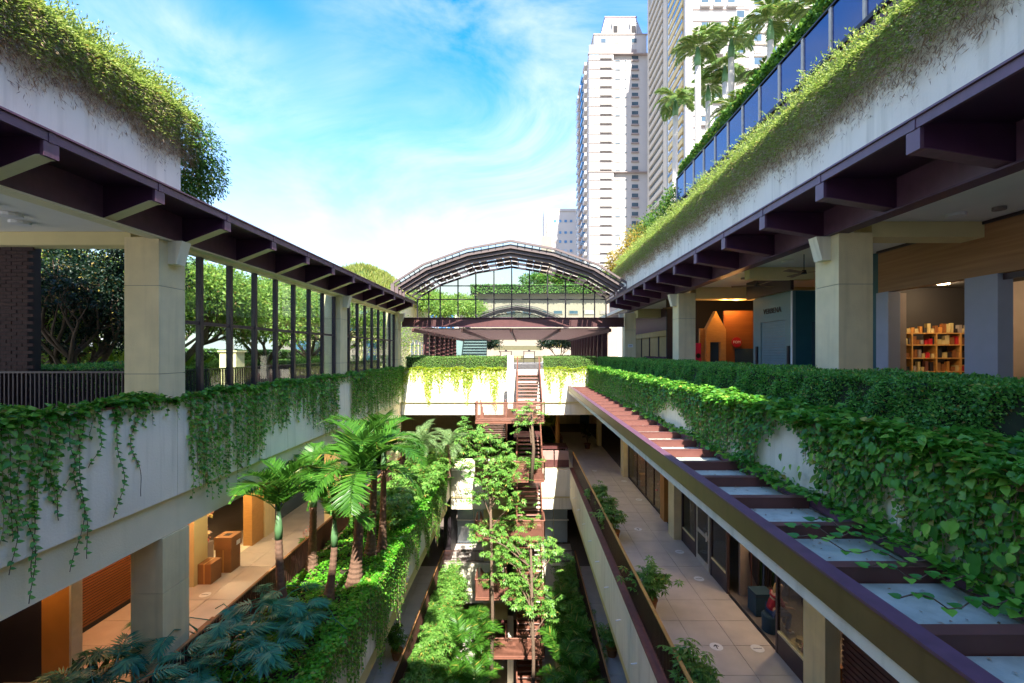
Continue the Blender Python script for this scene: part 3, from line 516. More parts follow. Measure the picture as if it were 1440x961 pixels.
t = thing('tie_beam', 'deep dark red beam crossing the atrium under the glazed gable', 'beam', (-.6,27.6,1.53))
bx(-7.3,6.2,27.66,27.72,1.56,2.07).build('web', 'maroon', t); bx(-7.3,6.2,27.56,27.82,2.073,2.10).build('top_flange', 'purpled', t); bx(-7.3,6.2,27.56,27.82,1.53,1.557).build('bottom_flange', 'purpled', t)
# ---------------------------------------------------------------- left glass front
def curtain(label, ys_, x=-7.62):
    t = thing('curtain_wall', label, 'glass wall', (x, ys_[0], -1.2))
    for i, y in enumerate(ys_): piece('mullion', 'bronze', t, x-.06, x+.06, y-.05, y+.05, -1.2, 2.24)
    for a, b in zip(ys_, ys_[1:]):
        piece('pane', 'glass', t, x-.01, x+.004, a+.06, b-.06, -1.14, .62); piece('pane', 'glass', t, x-.01, x+.004, a+.06, b-.06, .74, 2.2); piece('transom', 'bronze', t, x-.04, x+.04, a+.057, b-.057, .64, .72)
    bx(x-.1,x+.1,ys_[0],ys_[-1],2.25,2.33).build('head_rail', 'beam', t); bx(x-.1,x+.1,ys_[0],ys_[-1],-1.3,-1.205).build('bottom_rail', 'bronze', t)
curtain('tall glass wall between the first and second left columns', [9.99]+[10.76+1.1*i for i in range(7)]+[18.42]); curtain('tall glass wall between the second and third left columns', [19.24]+[20.0+1.03*i for i in range(7)]+[27.04])
# ---------------------------------------------------------------- railings
def railing(label, p0, p1, h, n, m='railm', cap='card', kind=None, group=None, wbar=.022, depth=.05):
    p0, p1 = Vector(p0), Vector(p1); d = p1-p0; t = thing('railing', label, 'railing', (p0+p1)/2, group); ax = abs(d.x) > abs(d.y)
    def bb(q, a, b, z0, z1, off=0): return (min(a.x,b.x)-q, max(a.x,b.x)+q, min(a.y,b.y)-q, max(a.y,b.y)+q, z0, z1)
    z = p0.z; bx(*bb(.035, p0, p1, z+h-.04, z+h)).build('handrail', cap, t); bx(*bb(.02, p0, p1, z+.08, z+.12)).build('bottom_rail', m, t)
    if n <= 300:
        for i in range(n+1): q = p0.lerp(p1, i/n); dx, dy = (wbar/2, depth/2) if ax else (depth/2, wbar/2); piece('baluster', m, t, q.x-dx, q.x+dx, q.y-dy, q.y+dy, z+.12, z+h-.043)
    else:
        b = MB()
        for i in range(n+1): q = p0.lerp(p1, i/n); b.box(q.x-.012,q.x+.012,q.y-.012,q.y+.012,z+.12,z+h-.043)
        b.build('balusters', m, t, kind='stuff')
    return t
railing('long dark slatted railing along the right walkway', (3.14,3,-7.12), (3.14,28,-7.12), 1.0, 250, cap='owood'); railing('dark slatted railing between left walkway and palm bed', (-7.1,8.5,-7.12), (-7.1,27.9,-7.12), .98, 190)
railing('dark railing along the lower left gallery', (-4.75,9,F2), (-4.75,27.5,F2), 1.0, 180); railing('dark railing along the lower right gallery', (3.2,9,F2), (3.2,27.5,F2), 1.0, 180)
railing('thin railing on the lower bridge left of the stairs', (-4.75,28.1,F2), (-2.35,28.1,F2), .75, 28, cap='railm'); railing('thin railing on the lower bridge right of the stairs', (1.15,28.1,F2), (3.2,28.1,F2), .75, 24, cap='railm')
railing('dark bar railing at the head of the stairs', (-.5,30.9,F0), (1.25,30.9,F0), 1.0, 22, cap='railm'); railing('bar fence on the grass behind the left glass wall', (-8.6,10.2,-1.45), (-8.6,27.5,-1.45), 1.0, 150, 'bronze', 'bronze'); railing('dark bar fence in front of the shaded hedge at far left', (-11.2,9.55,-1.45), (-8.1,9.55,-1.45), 1.05, 34, 'bronze', 'bronze')
railing('dark railing behind the orange tree trunk', (2.9,32.5,-7.2), (2.9,45,-7.2), 1.0, 60)
# ---------------------------------------------------------------- stair tower
st = thing('stair_tower', 'red brown steel staircase zigzagging down the middle of the atrium', 'staircase', (-.6,25,F3))
def slatrail(p0, p1, h, n):
    b = MB(); p0, p1 = Vector(p0), Vector(p1); up = Vector((0,0,h)); b.tube([p0+up, p1+up], .035, 4); b.tube([p0+up*.1, p1+up*.1], .025, 4)
    for i in range(n+1): q = p0.lerp(p1, i/n); b.box(q.x-.014,q.x+.014,q.y-.014,q.y+.014,q.z+.1*h,q.z+h)
    b.build('slat_railing', 'rust', st, kind='stuff')
def flight(x0, x1, ya, za, yb, zb, n):
    for i in range(n):
        f = (i+.5)/n; y = ya+(yb-ya)*f; z = za+(zb-za)*(i+1)/n; dy = abs(yb-ya)/n
        tr = piece('step', 'rust', st, x0, x1, y-dy/2-.02, y+dy/2+.02, z-.04, z); piece('nosing', 'furn', tr, x0, x1, y-dy/2*(1 if yb<ya else -1)-.035, y-dy/2*(1 if yb<ya else -1)-.02 , z-.04, z+.004)
    for x in (x0-.05, x1+.01): MB().prism([(x,ya,za-.3),(x,ya,za+.02),(x,yb,zb+.02),(x,yb,zb-.3)], (.04,0,0)).build('stringer', 'rust', st)
    slatrail((x1+.05,ya,za), (x1+.05,yb,zb), .92, 24); slatrail((x0-.05,ya,za), (x0-.05,yb,zb), .92, 24)
flight(-.22,1.0,28.0,-1.2,23.6,-3.4,13)
for k in range(6):
    z = -3.4-2.9*k
    if k: flight(-.22,1.0,26.0,z+1.45,23.6,z,9)
    if k < 5: flight(-2.1,-.9,23.6,z,26.0,z-1.45,9); bx(-2.3,1.1,26.0,27.98,z-1.57,z-1.45).build('landing', 'maroon', st)
    if k < 5:
        bx(-2.3,1.1,22.4,23.6,z-.12,z-.003).build('landing', 'rust', st); slatrail((-2.3,22.4,z-.1),(1.12,22.4,z-.1),1.0,64); slatrail((-2.3,22.4,z-.1),(-2.3,23.6,z-.1),1.0,20); slatrail((1.12,22.4,z-.1),(1.12,23.6,z-.1),1.0,20)
    if k in (1,2,3): bx(-2.2,1.02,22.46,22.8,z,z+.42).build('trough', 'maroon', st)
column('slim white pier rising beside the stairs', -.82,-.48,25.7,26.0,F3,-.2,0,'white',(-3.2,-6.1,-9.0,-12,-14.9))
# ---------------------------------------------------------------- building behind the viewer (its roof shades the near end)
t = thing('rear_wing', 'pale wing of the mall behind the viewer, outside the picture', 'building', (0,-10,-1.4))
bx(-13,12,-14,-4.3,-1.4,11.9).build('wall', 'white', t); bx(-13.3,12.3,-14.3,-4.0,11.9,12.3).build('roof_edge', 'beam', t)
for k in range(5):
    for z in (2,5.5,9): piece('window', 'winglass', t, -12+k*4.8,-9.5+k*4.8,-4.32,-4.25,z,z+1.8)
#PART3
# ================================================================== VEGETATION
# hedges
hedge_box('hedge', 'long clipped dark hedge along the right terrace', 4.75,5.75,2.2,28.4,-1.42,-.33, 'hedge', ['-x','top'], 2900, .042)
hedge_box('hedge', 'bright clipped hedge on the bridge, right of the stairs', 1.3,4.7,28.45,29.3,-1.5,-.28, 'lhedge', ['-y','top'], 1500, .06)
hedge_box('hedge', 'bright clipped hedge on the bridge, left of the stairs', -7.3,-.9,28.45,29.3,-1.5,-.28, 'lhedge', ['-y','top'], 1500, .06)
hedge_box('hedge', 'dark shaded hedge behind the bar fence at far left', -14,-8.2,9.9,10.7,-1.46,-.3, 'hedge', ['-y','top'], 900, .055)
hedge_box('hedge', 'sunlit low hedge beyond the left glass wall', -16,-13.2,13,34,-1.46,-.55, 'lhedge', ['+x','-y','top'], 450, .09)
hedge_box('hedge', 'second sunlit hedge farther into the left garden', -18.6,-17.6,14,40,-1.46,.1, 'lhedge', ['+x','-y','top'], 350, .1)
hedge_box('hedge', 'leafy hedge on top of the terrace behind the blue glass', 8.8,10.0,6,25.3,8.06,10.35, 'bush', ['-x','top'], 330, .2)
hedge_box('hedge', 'clipped hedge on the roof of the tan building', -8.5,16,74.6,76,9.7,11.0, 'lhedge', ['-y','top'], 60, .3)
# creepers ---------------------------------------------------------
def smooth(s, f, k=1.0): return .5+.5*math.sin(s*f+k)
def leftlen(s):
    r = random.random()
    if s < 7.25: return r*.8+.35+.8*smooth(s,2.1) if r > .3 else 0
    if s < 9.95: return (.25+1.4*r if r < .16 else .12 if r < .5 else 0)
    if 18.1 < s < 19.5: return .3*r
    if s < 18.5: return 0 if r < .2 else .45+1.15*smooth(s,.9,4)*1+.9*r
    return 1.3+.8*r+.3*smooth(s,2)
cr = thing('creeper', 'dark creeper hanging in long strands down the left parapet wall', 'creeper', (-7.3,9,-1)); F = Fol(); S = MB()
vine_wall(F, S, (-7.35,0,0), (0,1,0), (1,0,0), 2.6, 28, -.98, 600, leftlen, L0=.12, gap=.06, stemr=.004)
carpet(F, -7.85,-7.25, 2.4,9.2, -.95, 4200, .12, bulge=.1, zs=.06); carpet(F, -7.52,-7.27, 9.2,28, -.95, 5200, .11, bulge=.08, zs=.06)
F.build('foliage', 'ivy', cr, kind='stuff'); S.build('stems', 'twig', cr, kind='stuff')
# separate long strands with leaves that can be told apart
nl = 0
for (y, ln, ng) in ((5.6,2.6,15),(6.1,2.4,14),(6.45,2.2,13),(6.7,2.75,16),(6.88,2.45,15),(7.15,1.7,11),(7.3,1.3,9),(7.46,2.6,15),(7.58,2.5,14),(7.8,1.0,8),(8.2,2.0,13),(8.66,1.8,12),(8.85,.9,8),(9.3,1.6,12),(9.86,1.5,11),(10.05,1.9,12),(10.5,2.3,13),(11.2,2.6,14)):
    s = MB(); pts = []; ph = random.uniform(0,6)
    for i in range(ng*2+1): f = i/(ng*2); pts.append((-7.30+.05*math.sin(f*4+ph), y+.07*math.sin(f*5+ph)+.05*math.sin(f*11), -.95-ln*f))
    s.tube(pts, .0055, 4, cap=False); s.build('stem', 'bark', cr)
    for i in range(1, ng*2):
        p = pts[i]; sd = 1 if i % 2 else -1; sz = random.uniform(.09,.14)*(1-.35*i/(ng*2)); o = put('leaf', random.choice(HLm[:2]), cr, p, s=sz); o.rotation_euler = orient((.4+random.uniform(-.2,.2), sd*.9, -.25+random.uniform(-.3,.2)), (.7, random.uniform(-.2,.2), .8)); nl += 1
        if nl > 290: break
    if nl > 290: break
# right wall creeper: 300 big leaves nearest, foliage beyond
cr = thing('creeper', 'lush creeper spilling over the right wall onto the skylight roof', 'creeper', (4.2,9,-1)); F = Fol(); S = MB()
def rightlen(s):
    r = random.random()
    if s < 5.0: return .8+.5*r
    g = smooth(s,2.35,.6)
    if s < 9: return (.2+1.05*g)*(.55+.55*r)
    if s < 14: return (.55+.7*smooth(s,1.3))*(.7+.4*r)
    return .8+.35*r
vine_wall(F, S, (4.2,0,0), (0,-1,0), (-1,0,0), -28, -2.6, -.93, 1050, lambda s: rightlen(-s), L0=.105, gap=.05, off=.06, stemr=.004)
carpet(F, 4.0,4.7, 2.6,10, -.93, 8500, .105, bulge=.09, zs=.07); carpet(F, 4.02,4.7, 10,28, -.92, 12000, .095, bulge=.08, zs=.06)
carpet(F, 3.9,4.25, 2.7,9, -2.0, 650, .12, bulge=.05, zs=.05); carpet(F, 3.95,4.25, 9,28, -2.02, 1500, .11, bulge=.05, zs=.05)
F.build('foliage', 'ivy', cr, kind='stuff'); S.build('stems', 'twig', cr, kind='stuff'); n = 0
while n < 230:
    y = 2.7+4.6*random.random()**.9; z = -.85-1.2*random.random(); x = 4.12-.12*random.random()
    if random.random() > rightlen(y): continue
    sz = random.uniform(.08,.135); o = put('leaf', random.choice(HLm), cr, (x,y,z), s=sz); o.rotation_euler = orient((-.35, random.uniform(-.8,.8), -.8), (-.9, random.uniform(-.3,.3), .55+random.uniform(-.2,.3))); n += 1
for (y0, x1, y1) in ((3.55,3.15,3.75),(3.9,3.3,4.3),(4.1,3.05,5.0),(4.7,3.2,5.3),(4.9,3.55,5.5)):
    pts = []; k = 11
    for i in range(k+1): f = i/k; pts.append((4.1+(x1-4.1)*f, y0+(y1-y0)*f+.06*math.sin(f*7), -2.06+.09*math.sin(f*9)**2))
    s = MB(); s.tube(pts, .006, 4, cap=False); s.build('runner', 'bark', cr)
    for i in range(1,k+1):
        sd = 1 if i%2 else -1; o = put('leaf', random.choice(HLm), cr, pts[i], s=random.uniform(.09,.13)); o.rotation_euler = orient((-.5, sd*.8, .1), (-.2,-.3,1))
# back wall creepers, sunlit
def backlen(s): g = smooth(s,3.3,1)*smooth(s,7.7,2); r = random.random(); return (.35+1.9*g+.6*r) if r < .93 else .2
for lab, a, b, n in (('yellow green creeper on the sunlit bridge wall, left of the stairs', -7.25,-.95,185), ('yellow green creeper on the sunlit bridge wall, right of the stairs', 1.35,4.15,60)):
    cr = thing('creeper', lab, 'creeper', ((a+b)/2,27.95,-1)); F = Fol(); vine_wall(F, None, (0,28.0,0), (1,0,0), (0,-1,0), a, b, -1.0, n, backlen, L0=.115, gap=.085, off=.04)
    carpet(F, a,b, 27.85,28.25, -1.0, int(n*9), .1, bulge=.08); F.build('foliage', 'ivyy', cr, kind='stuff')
# planter ledge: ground cover and its hanging creeper
cr = thing('ground_cover', 'bright green ground cover filling the palm bed', 'ground cover', (-5.7,18,-7)); F = Fol(); carpet(F, -7.0,-4.35, 7.5,27.9, -6.96, 30000, .085, bulge=.12, zs=.06, W=.85); carpet(F,-4.85,-4.28,7.5,27.9,-6.9,9000,.095,bulge=.08,zs=.05); F.build('foliage', 'cover', cr, kind='stuff')
cr = thing('creeper', 'dense creeper curtain hanging from the palm bed into the lower gallery', 'creeper', (-4.4,18,-7)); F = Fol(); S = MB()
vine_wall(F, S, (-4.42,0,0), (0,1,0), (1,0,0), 8, 28, -6.9, 600, lambda s: (.7+1.5*smooth(s,2.7)*random.random()+1.0*smooth(s,.8,2)) , L0=.095, gap=.06, off=.05, stemr=.004); F.build('foliage', 'ivy', cr, kind='stuff'); S.build('stems', 'twig', cr, kind='stuff')
# trailing plants on roof planters ---------------------------------
def trailing(label, X, s, y0, y1, ng, nt_, endx=None):        # s=-1: hangs towards -X
    t = thing('trailing_plant', label, 'trailing plant', (X,(y0+y1)/2,4.9))
    def prof(n, lo, hi, thick):                               # band around the planter edge; f=0 crest, f=1 hanging tips
        f = rng.uniform(lo,hi,n); y = y0+(y1-y0)*rng.uniform(0,1,n)**1.25; tuft = 1+.09*np.sin(y*2.3)+.07*np.sin(y*5.9+1)+.05*np.sin(y*13)
        ang = np.clip(f,0,1)*2.3; r = .5*tuft*(1-thick*rng.uniform(0,1,n)); x = X - s*.3 + s*(-.05+np.sin(ang)*(.42+r*.42)); z = 4.72+np.cos(ang)*r*.95 - np.maximum(0,f-.62)*(1.0+.9*rng.uniform(0,1,n)**3)*tuft
        return np.stack([x,y,z],1), f
    F = Fol(); P, f = prof(ng, -.25, .88, .5); T = unit(np.stack([s*(.4+f), rng.normal(0,.5,ng), .9-1.6*f],1)+rv(ng)*.45); l = rng.uniform(.035,.085,ng); F.add(P, T, unit(np.array([s*.5,0,.8])+rv(ng)*.6), l, l*.36)
    nlong = ng//60; q, f = prof(nlong, -.1, .25, .2)          # loose sprigs standing up against the sky
    for a in q:
        d = unit(np.array([s*rng.uniform(.0,.7), rng.uniform(-.3,.8), rng.uniform(.3,1)])); k = 14; u = np.linspace(0,1,k); ln = rng.uniform(.2,.55); PP = a + d*ln*u[:,None] + np.array([s*.1,0,-.22])*ln*(u**2)[:,None]; F.add(PP, unit(d+rv(k)*.8), rv(k), .06, .024)
    F.build('foliage', 'trail', t, kind='stuff'); F = Fol(); P, f = prof(nt_, .55, 1.04, .6); T = unit(np.stack([s*.25+0*f, rng.normal(0,.45,nt_), -1+0*f],1)+rv(nt_)*.6); l = rng.uniform(.04,.12,nt_); F.add(P, T, rv(nt_), l, l*.11)
    F.build('dry_stems', 'twig', t, kind='stuff'); return t
trailing('green and dry brown trailing plants over the right roof planter', 5.66, -1, 2.5, 27.2, 130000, 55000); trailing('green and dry brown trailing plants over the left roof planter', -7.08, 1, 2.0, 9.7, 70000, 32000)
t = thing('trailing_plant', 'leafy tuft drooping past the end of the left roof planter', 'trailing plant', (-7.2,10.0,4.6)); F = Fol()
for c in ((-7.1,9.7,4.6,.5),(-7.15,10.1,4.4,.5),(-7.15,10.3,3.95,.42),(-7.3,9.9,4.0,.45),(-7.3,10.0,3.55,.33)): clump(F, c[:3], c[3], 1500, .08, .03, 1.1, down=.6)
F.build('foliage', 'bush', t, kind='stuff')
t = thing('grass_mound', 'mound of tall yellow green grass on the roof of the glazed house', 'grass', (-14.5,44,5.6)); tag(t, kind='stuff'); F = Fol(); n = 9000
x = rng.uniform(-19.5,-11.5,n); y = rng.uniform(41,49,n); gz = lambda x, y: 5.3+2.7*np.clip(1-((x+15.5)/4.2)**2,0,1)*np.clip((y-40.5)/2.5,0,1)*np.clip((49.5-y)/2.5,0,1)
F.add(np.stack([x,y,gz(x,y)],1), unit(np.array([0,0,1.])+rng.normal(0,.35,(n,3))), rv(n), rng.uniform(.35,.8,n), .07); F.build('blades', 'grass', t, kind='stuff')
b = MB(); nx, ny = 14, 14
for j in range(ny+1):
    for i in range(nx+1): xx = -20+9*i/nx; yy = 40.4+9.2*j/ny; b.v.append((xx,yy,float(gz(xx,yy))-.03))
b.f = [(j*(nx+1)+i, j*(nx+1)+i+1, (j+1)*(nx+1)+i+1, (j+1)*(nx+1)+i) for j in range(ny) for i in range(nx)]; b.build('soil_mound', 'grassg', t, smooth=True)
# shrubs at the far end of the right roof
for lab, cs, m, L0, nn in (('dark leafy shrub at the end of the blue glass balustrade', [(8.6,27,7.6,1.3),(8.3,29,7.2,1.4),(8.8,31,7.4,1.5),(8.9,25.6,8.4,1.0)], 'bush', .16, 2600), ('yellowing shrub beside the far end of the right roof planter', [(6.9,27.5,6.2,1.0),(6.3,27.6,5.2,.8),(7.3,28.5,7.0,1.0),(6.0,28.2,5.6,.8),(5.9,29,4.8,.9)], 'autumn', .15, 1100), ('green shrub filling the roof bed below the mesh wall', [(7.4,24,5.6,.9),(7.5,21,5.6,.9),(7.6,18,5.6,.8),(7.7,15,5.5,.8),(7.3,26,5.8,1.0)], 'trail', .12, 1500)):
    c = cs[0]; t = thing('shrub', lab, 'shrub', (c[0],c[1],c[2]-c[3])); F = Fol(); b = MB()
    for c in cs: clump(F, c[:3], c[3], nn, L0, L0*.5, 1.0); b.tube([(c[0],c[1],c[2]-c[3]*1.5),(c[0]+.1,c[1],c[2]),(c[0]+.25,c[1]+.1,c[2]+c[3]*.7)], [.05,.035,.015], 5)
    F.build('foliage', m, t, kind='stuff'); b.build('stems', 'bark', t)
# palms of the left bed ---------------------------------------------
for i, a in enumerate((('slim palm with green crownshaft nearest the left railing', (-6.45,12.3,-7.05), 2.0,.125,(-.1,0),8,.95), ('palm with ringed trunk leaning over the railing behind the nearest palm', (-6.75,14.6,-7.05),2.1,.14,(.05,0),7,.8), ('short palm with swollen brown base in the middle of the bed', (-5.5,12.9,-7.05),1.55,.12,(.15,0),6,.75),
    ('tallest palm with thick brown trunk and the brightest fronds', (-5.05,13.7,-7.05),2.7,.17,(.15,0),11,1.1), ('palm with brown trunk just behind the tallest one', (-5.2,15.6,-7.05),2.7,.15,(.1,0),8,1.05), ('slender brown palm at the back of the cluster', (-4.95,16.1,-7.05),2.9,.13,(.05,0),7,.9))):
    palm('palm_tree', a[0], a[1], a[2], a[3]*.82, a[4], a[5], FR, a[6], group='palms in the left planting bed', seed=60+i, shaft=.75, flare=2.0, tiltmin=-.35)
for i, (lab, x, y) in enumerate((('feathery pygmy palm under the bridge, left one', -5.4,24.5), ('feathery pygmy palm under the bridge, beside the stair tree', -4.1,25.6), ('small feathery palm half behind the left pygmy palm', -6.3,26.2))): palm('pygmy_palm', lab, (x,y,-7.05), 2.1-.25*i,.09,(0,0),22,FFIN,1.05,shaft=0,group='pygmy palms below the bridge',seed=80+i,flare=1.2,tiltmin=-.5)
for i, (lab, x, y, zt, s_) in enumerate((('royal palm with the whitest trunk against the pale tower',12.75,33,22.2,1.0),('royal palm second from the left with tall straight trunk',15.3,33,22.8,1.0),('low royal palm leftmost, in front of the tower edge',12.6,38,21.2,1.0),('royal palm crown behind the white trunk',16.2,40,23.5,1.0),('royal palm cut by the top edge of the picture',16.5,30,22.0,1.1),('shorter royal palm just above the terrace hedge',17.0,32,19.3,.95),('rightmost royal palm above the blue glass',18.2,28,21.5,1.1),('distant royal palm between the two tallest trunks',17.0,38,24.0,1.0),('low young royal palm behind the terrace hedge',13.8,29,15.6,.9))):
    palm('royal_palm', lab, (x,y,8.05), zt-8.05-1.5,.23,(random.uniform(-.2,.2),0),20,FROY,.98*s_,'greybark',1.4,'royal palms on the upper right terrace',1.3,False,-.25,seed=90+i)
# philodendrons at lower left
pos = []
for i in range(110): pos.append((random.uniform(-8.6,-4.9), random.uniform(8.0,12.2)))
grp = [('big blue green philodendron in front of the left column', lambda p: p[0] < -7.2), ('big blue green philodendron below the nearest palm', lambda p: -7.2 <= p[0] < -6.1), ('big blue green philodendron at the edge of the palm bed', lambda p: p[0] >= -6.1)]
for lab, fn in grp:
    pp = [p for p in pos if fn(p)]; t = thing('philodendron', lab, 'philodendron', (pp[0][0],pp[0][1],-7.0)); rr = random.Random(len(pp))
    for x, y in pp:
        if x < -7.2 and y > 9.3: y -= 1.2
        z = -6.15+rr.uniform(-.35,.35) - (.25 if y > 11 else 0); q = put('leaf', rr.choice(PH), t, (x,y,z), rz=rr.uniform(-3.14,3.14), ry=rr.uniform(-.1,.5), s=rr.uniform(.75,1.1))
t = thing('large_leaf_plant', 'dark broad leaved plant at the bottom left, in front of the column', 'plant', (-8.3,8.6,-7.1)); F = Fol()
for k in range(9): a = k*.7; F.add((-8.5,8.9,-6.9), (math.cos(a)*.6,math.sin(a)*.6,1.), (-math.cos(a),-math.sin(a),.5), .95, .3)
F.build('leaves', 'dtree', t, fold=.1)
# light green shrubs behind the palms
for lab, cs in (('light green bushy plants filling the far end of the palm bed', [(-5.2,19.5),(-6,20.5),(-4.9,21.5),(-5.6,22.8),(-4.7,23.6),(-6.4,18.5),(-5.2,17.9)]),('leafy shrubs at the corner of the bed beside the bridge', [(-4.7,25.2),(-5.4,26),(-4.4,26.8),(-6.2,24)])):
    t = thing('shrub', lab, 'shrub', (cs[0][0],cs[0][1],-7)); F = Fol(); b = MB(); rr = random.Random(3)
    for x, y in cs: umbrella_plant(F, b, (x,y,-7.0), 1.35, .75, 11, 11, .24, rr)
    F.build('foliage', 'scheff', t, kind='stuff'); b.build('stems', 'bark', t)
# potted umbrella plants on the right walkway
for i, (lab, y, h, s_) in enumerate((('potted umbrella plant nearest the bottom edge on the right walkway',9.1,.75,.5),('bushy potted umbrella plant midway along the right railing',12.6,.85,.5),('first of the three sunlit potted plants by the railing, largest crown',17.4,.75,.5),('middle one of the three sunlit potted plants by the railing',19.3,.6,.42),('farthest of the three sunlit potted plants by the railing',21.0,.6,.42))): potted(lab, 3.5, y, F1, h*1.15, s_*1.2, seed=i+1, stems=12)
t = potted('dark potted palm beside the far right pier', 4.9, 34.0, F1, 1.6, .5, seed=9, pot='sill', m='dtree', group=None); t2_ = potted('white flowering potted plant on the left walkway by the railing', -7.5, 16.0, F1, .45, .25, 17, 'bronze', 'cover', 6, None); F = Fol(); clump(F, (-7.5,16,F1+.85), .2, 60, .06, .05); F.build('flowers', 'flower', t2_, kind='stuff')
potted('dark potted shrub on the lower right gallery', 3.85, 19.5, F2, 1.0, .5, 21, group=None); potted('dark potted shrub on the lower left gallery', -5.3, 19.3, F2, 1.1, .5, 22, m='bush', group=None)
# plants overhanging the lower galleries
def edgeplants(label, x0, x1, y0, y1, z0, z1, n, m, mode, seed):
    rr = random.Random(seed); t = thing('gallery_plants', label, 'plants', ((x0+x1)/2,(y0+y1)/2,z0)); F = Fol(); b = MB()
    for i in range(n):
        x, y, z = rr.uniform(x0,x1), rr.uniform(y0,y1), rr.uniform(z0,z1)
        if mode == 'umb': umbrella_plant(F, b, (x,y,z-.8), 1.0, .5, 6, 9, .17, rr)
        else: put('frond', rr.choice(FARE), t, (x,y,z), rz=rr.uniform(0,6.28), ry=rr.uniform(-.5,.3), s=rr.uniform(.7,1.1))
    if mode == 'umb': F.build('foliage', m, t, kind='stuff'); b.build('stems', 'bark', t, kind='stuff')
    bx(x0+.2,x1-.2,y0,y1,z0-1.4,z0-1.0).build('trough', 'cream', t)
edgeplants('umbrella shrubs massed along the lower left gallery railing', -4.55,-3.5,15.5,27.4,-13.8,-12.5,95,'scheff','umb',5)
edgeplants('creeping shrubs at the far end of the lower right gallery', 2.2,3.1,21,27.6,-13.6,-12.6,34,'scheff','umb',6)
edgeplants('bright green palm fronds massed along the lower right gallery', 1.5,3.0,16.0,24.5,-14.8,-12.8,170,'palm','palm',7)
edgeplants('palm fronds rising at the bottom of the atrium, left of centre', -3.7,-1.9,17.5,21.5,-16.0,-14.2,80,'palm','palm',8)
edgeplants('sunlit arching palm fronds beside the lowest landings at left', -3.3,-1.9,20.3,22.2,-14.6,-13.0,46,'palm','palm',17)
edgeplants('blue green shrubs at the bottom left of the atrium', -4.4,-3.0,14.5,18,-15.2,-13.4,16,'scheff','umb',12)
# slender trees in front of the stairs
def fancy(label, base, h, cs, seed, m='scheff'):
    t = thing('slender_tree', label, 'tree', base); b = MB(); F = Fol(); rr = random.Random(seed); B = Vector(base); top = B + Vector((0,0,h)); b.tube([B, B.lerp(top,.5)+Vector((.12,0,0)), top], [.11,.08,.05], 8)
    for c in cs:
        c = Vector(c); s0 = B.lerp(top, min(1, max(.2, (c.z-B.z-1.2)/h))); b.tube([s0, s0.lerp(c,.5)+Vector((.1,0,.15)), c], [.04,.028,.012], 5, cap=False)
        for k in range(24):
            w_ = c + Vector((rr.gauss(0,.33), rr.gauss(0,.33), rr.gauss(0,.25))); th = np.arange(8)*.785+rr.uniform(0,1); ax = unit(np.array([rr.gauss(0,.3), rr.gauss(-.2,.3), 1.])); a1 = unit(np.cross(ax,[1,.2,0])); a2 = np.cross(ax,a1); T = a1*np.cos(th)[:,None]+a2*np.sin(th)[:,None]-ax*.3; F.add(np.array(w_)+T*.02, T, ax, .17*rng.uniform(.75,1.25,8), .07)
    F.build('crown', m, t, kind='stuff'); b.build('trunk', 'bark', t, smooth=True); return t
fancy('tall slender tree with sunlit crown left of the upper landings', (-1.5,21.4,-18.8), 13.0, [(-2.7,21.2,-3.5),(-2.1,21.3,-3.8),(-1.5,21.2,-4.0),(-1.0,21.4,-4.4),(-2.3,21,-4.7),(-1.6,21,-5.0),(-2.6,21.3,-5.4),(-1.9,20.9,-5.8),(-1.1,21.1,-5.5),(-.6,21.3,-4.9),(-1.4,21,-6.3),(-2.2,21.1,-6.5),(-.7,21,-6.2),(-.35,21.2,-5.9),(-2.5,21.2,-4.1),(-.5,21,-7.1)], 3)
fancy('slender tree with drooping crown over the middle landings', (.4,20.3,-18.8), 10.0, [(-1.3,21.3,-8.5),(-.6,21,-8.7),(.2,21,-8.8),(1.0,21.2,-9.0),(-1.0,20.8,-9.3),(-.3,20.8,-9.5),(.5,20.8,-9.6),(1.5,20.9,-9.2),(-.6,20.6,-10.2),(0,20.5,-10.5),(.6,20.6,-10.4),(-.2,20.5,-11.1),(.3,20.5,-11.4),(1.3,20.6,-11.6),(-2.2,21.3,-8.4)], 4)
fancy('small leafy tree poking over the top landing of the stairs', (.45,22.0,-6.3), 3.3, [(.4,22.1,-2.8),(.1,22.1,-3.2)], 5)
for k, (z, lab) in enumerate(((-5.9,'plants in the trough of the second stair landing'),(-8.8,'plants in the trough of the third stair landing'),(-11.7,'plants in the trough of the fourth stair landing'))):
    t = thing('trough_plants', lab, 'plants', (-.6,22.6,z)); F = Fol(); rr = random.Random(k); b = MB()
    for i in range(16 if k == 0 else 8): umbrella_plant(F, b, (rr.uniform(-2.1,.9),22.6,z), .65,.35,5,6,.16,rr)
    F.build('foliage', 'scheff', t, kind='stuff'); b.build('stems', 'bark', t)
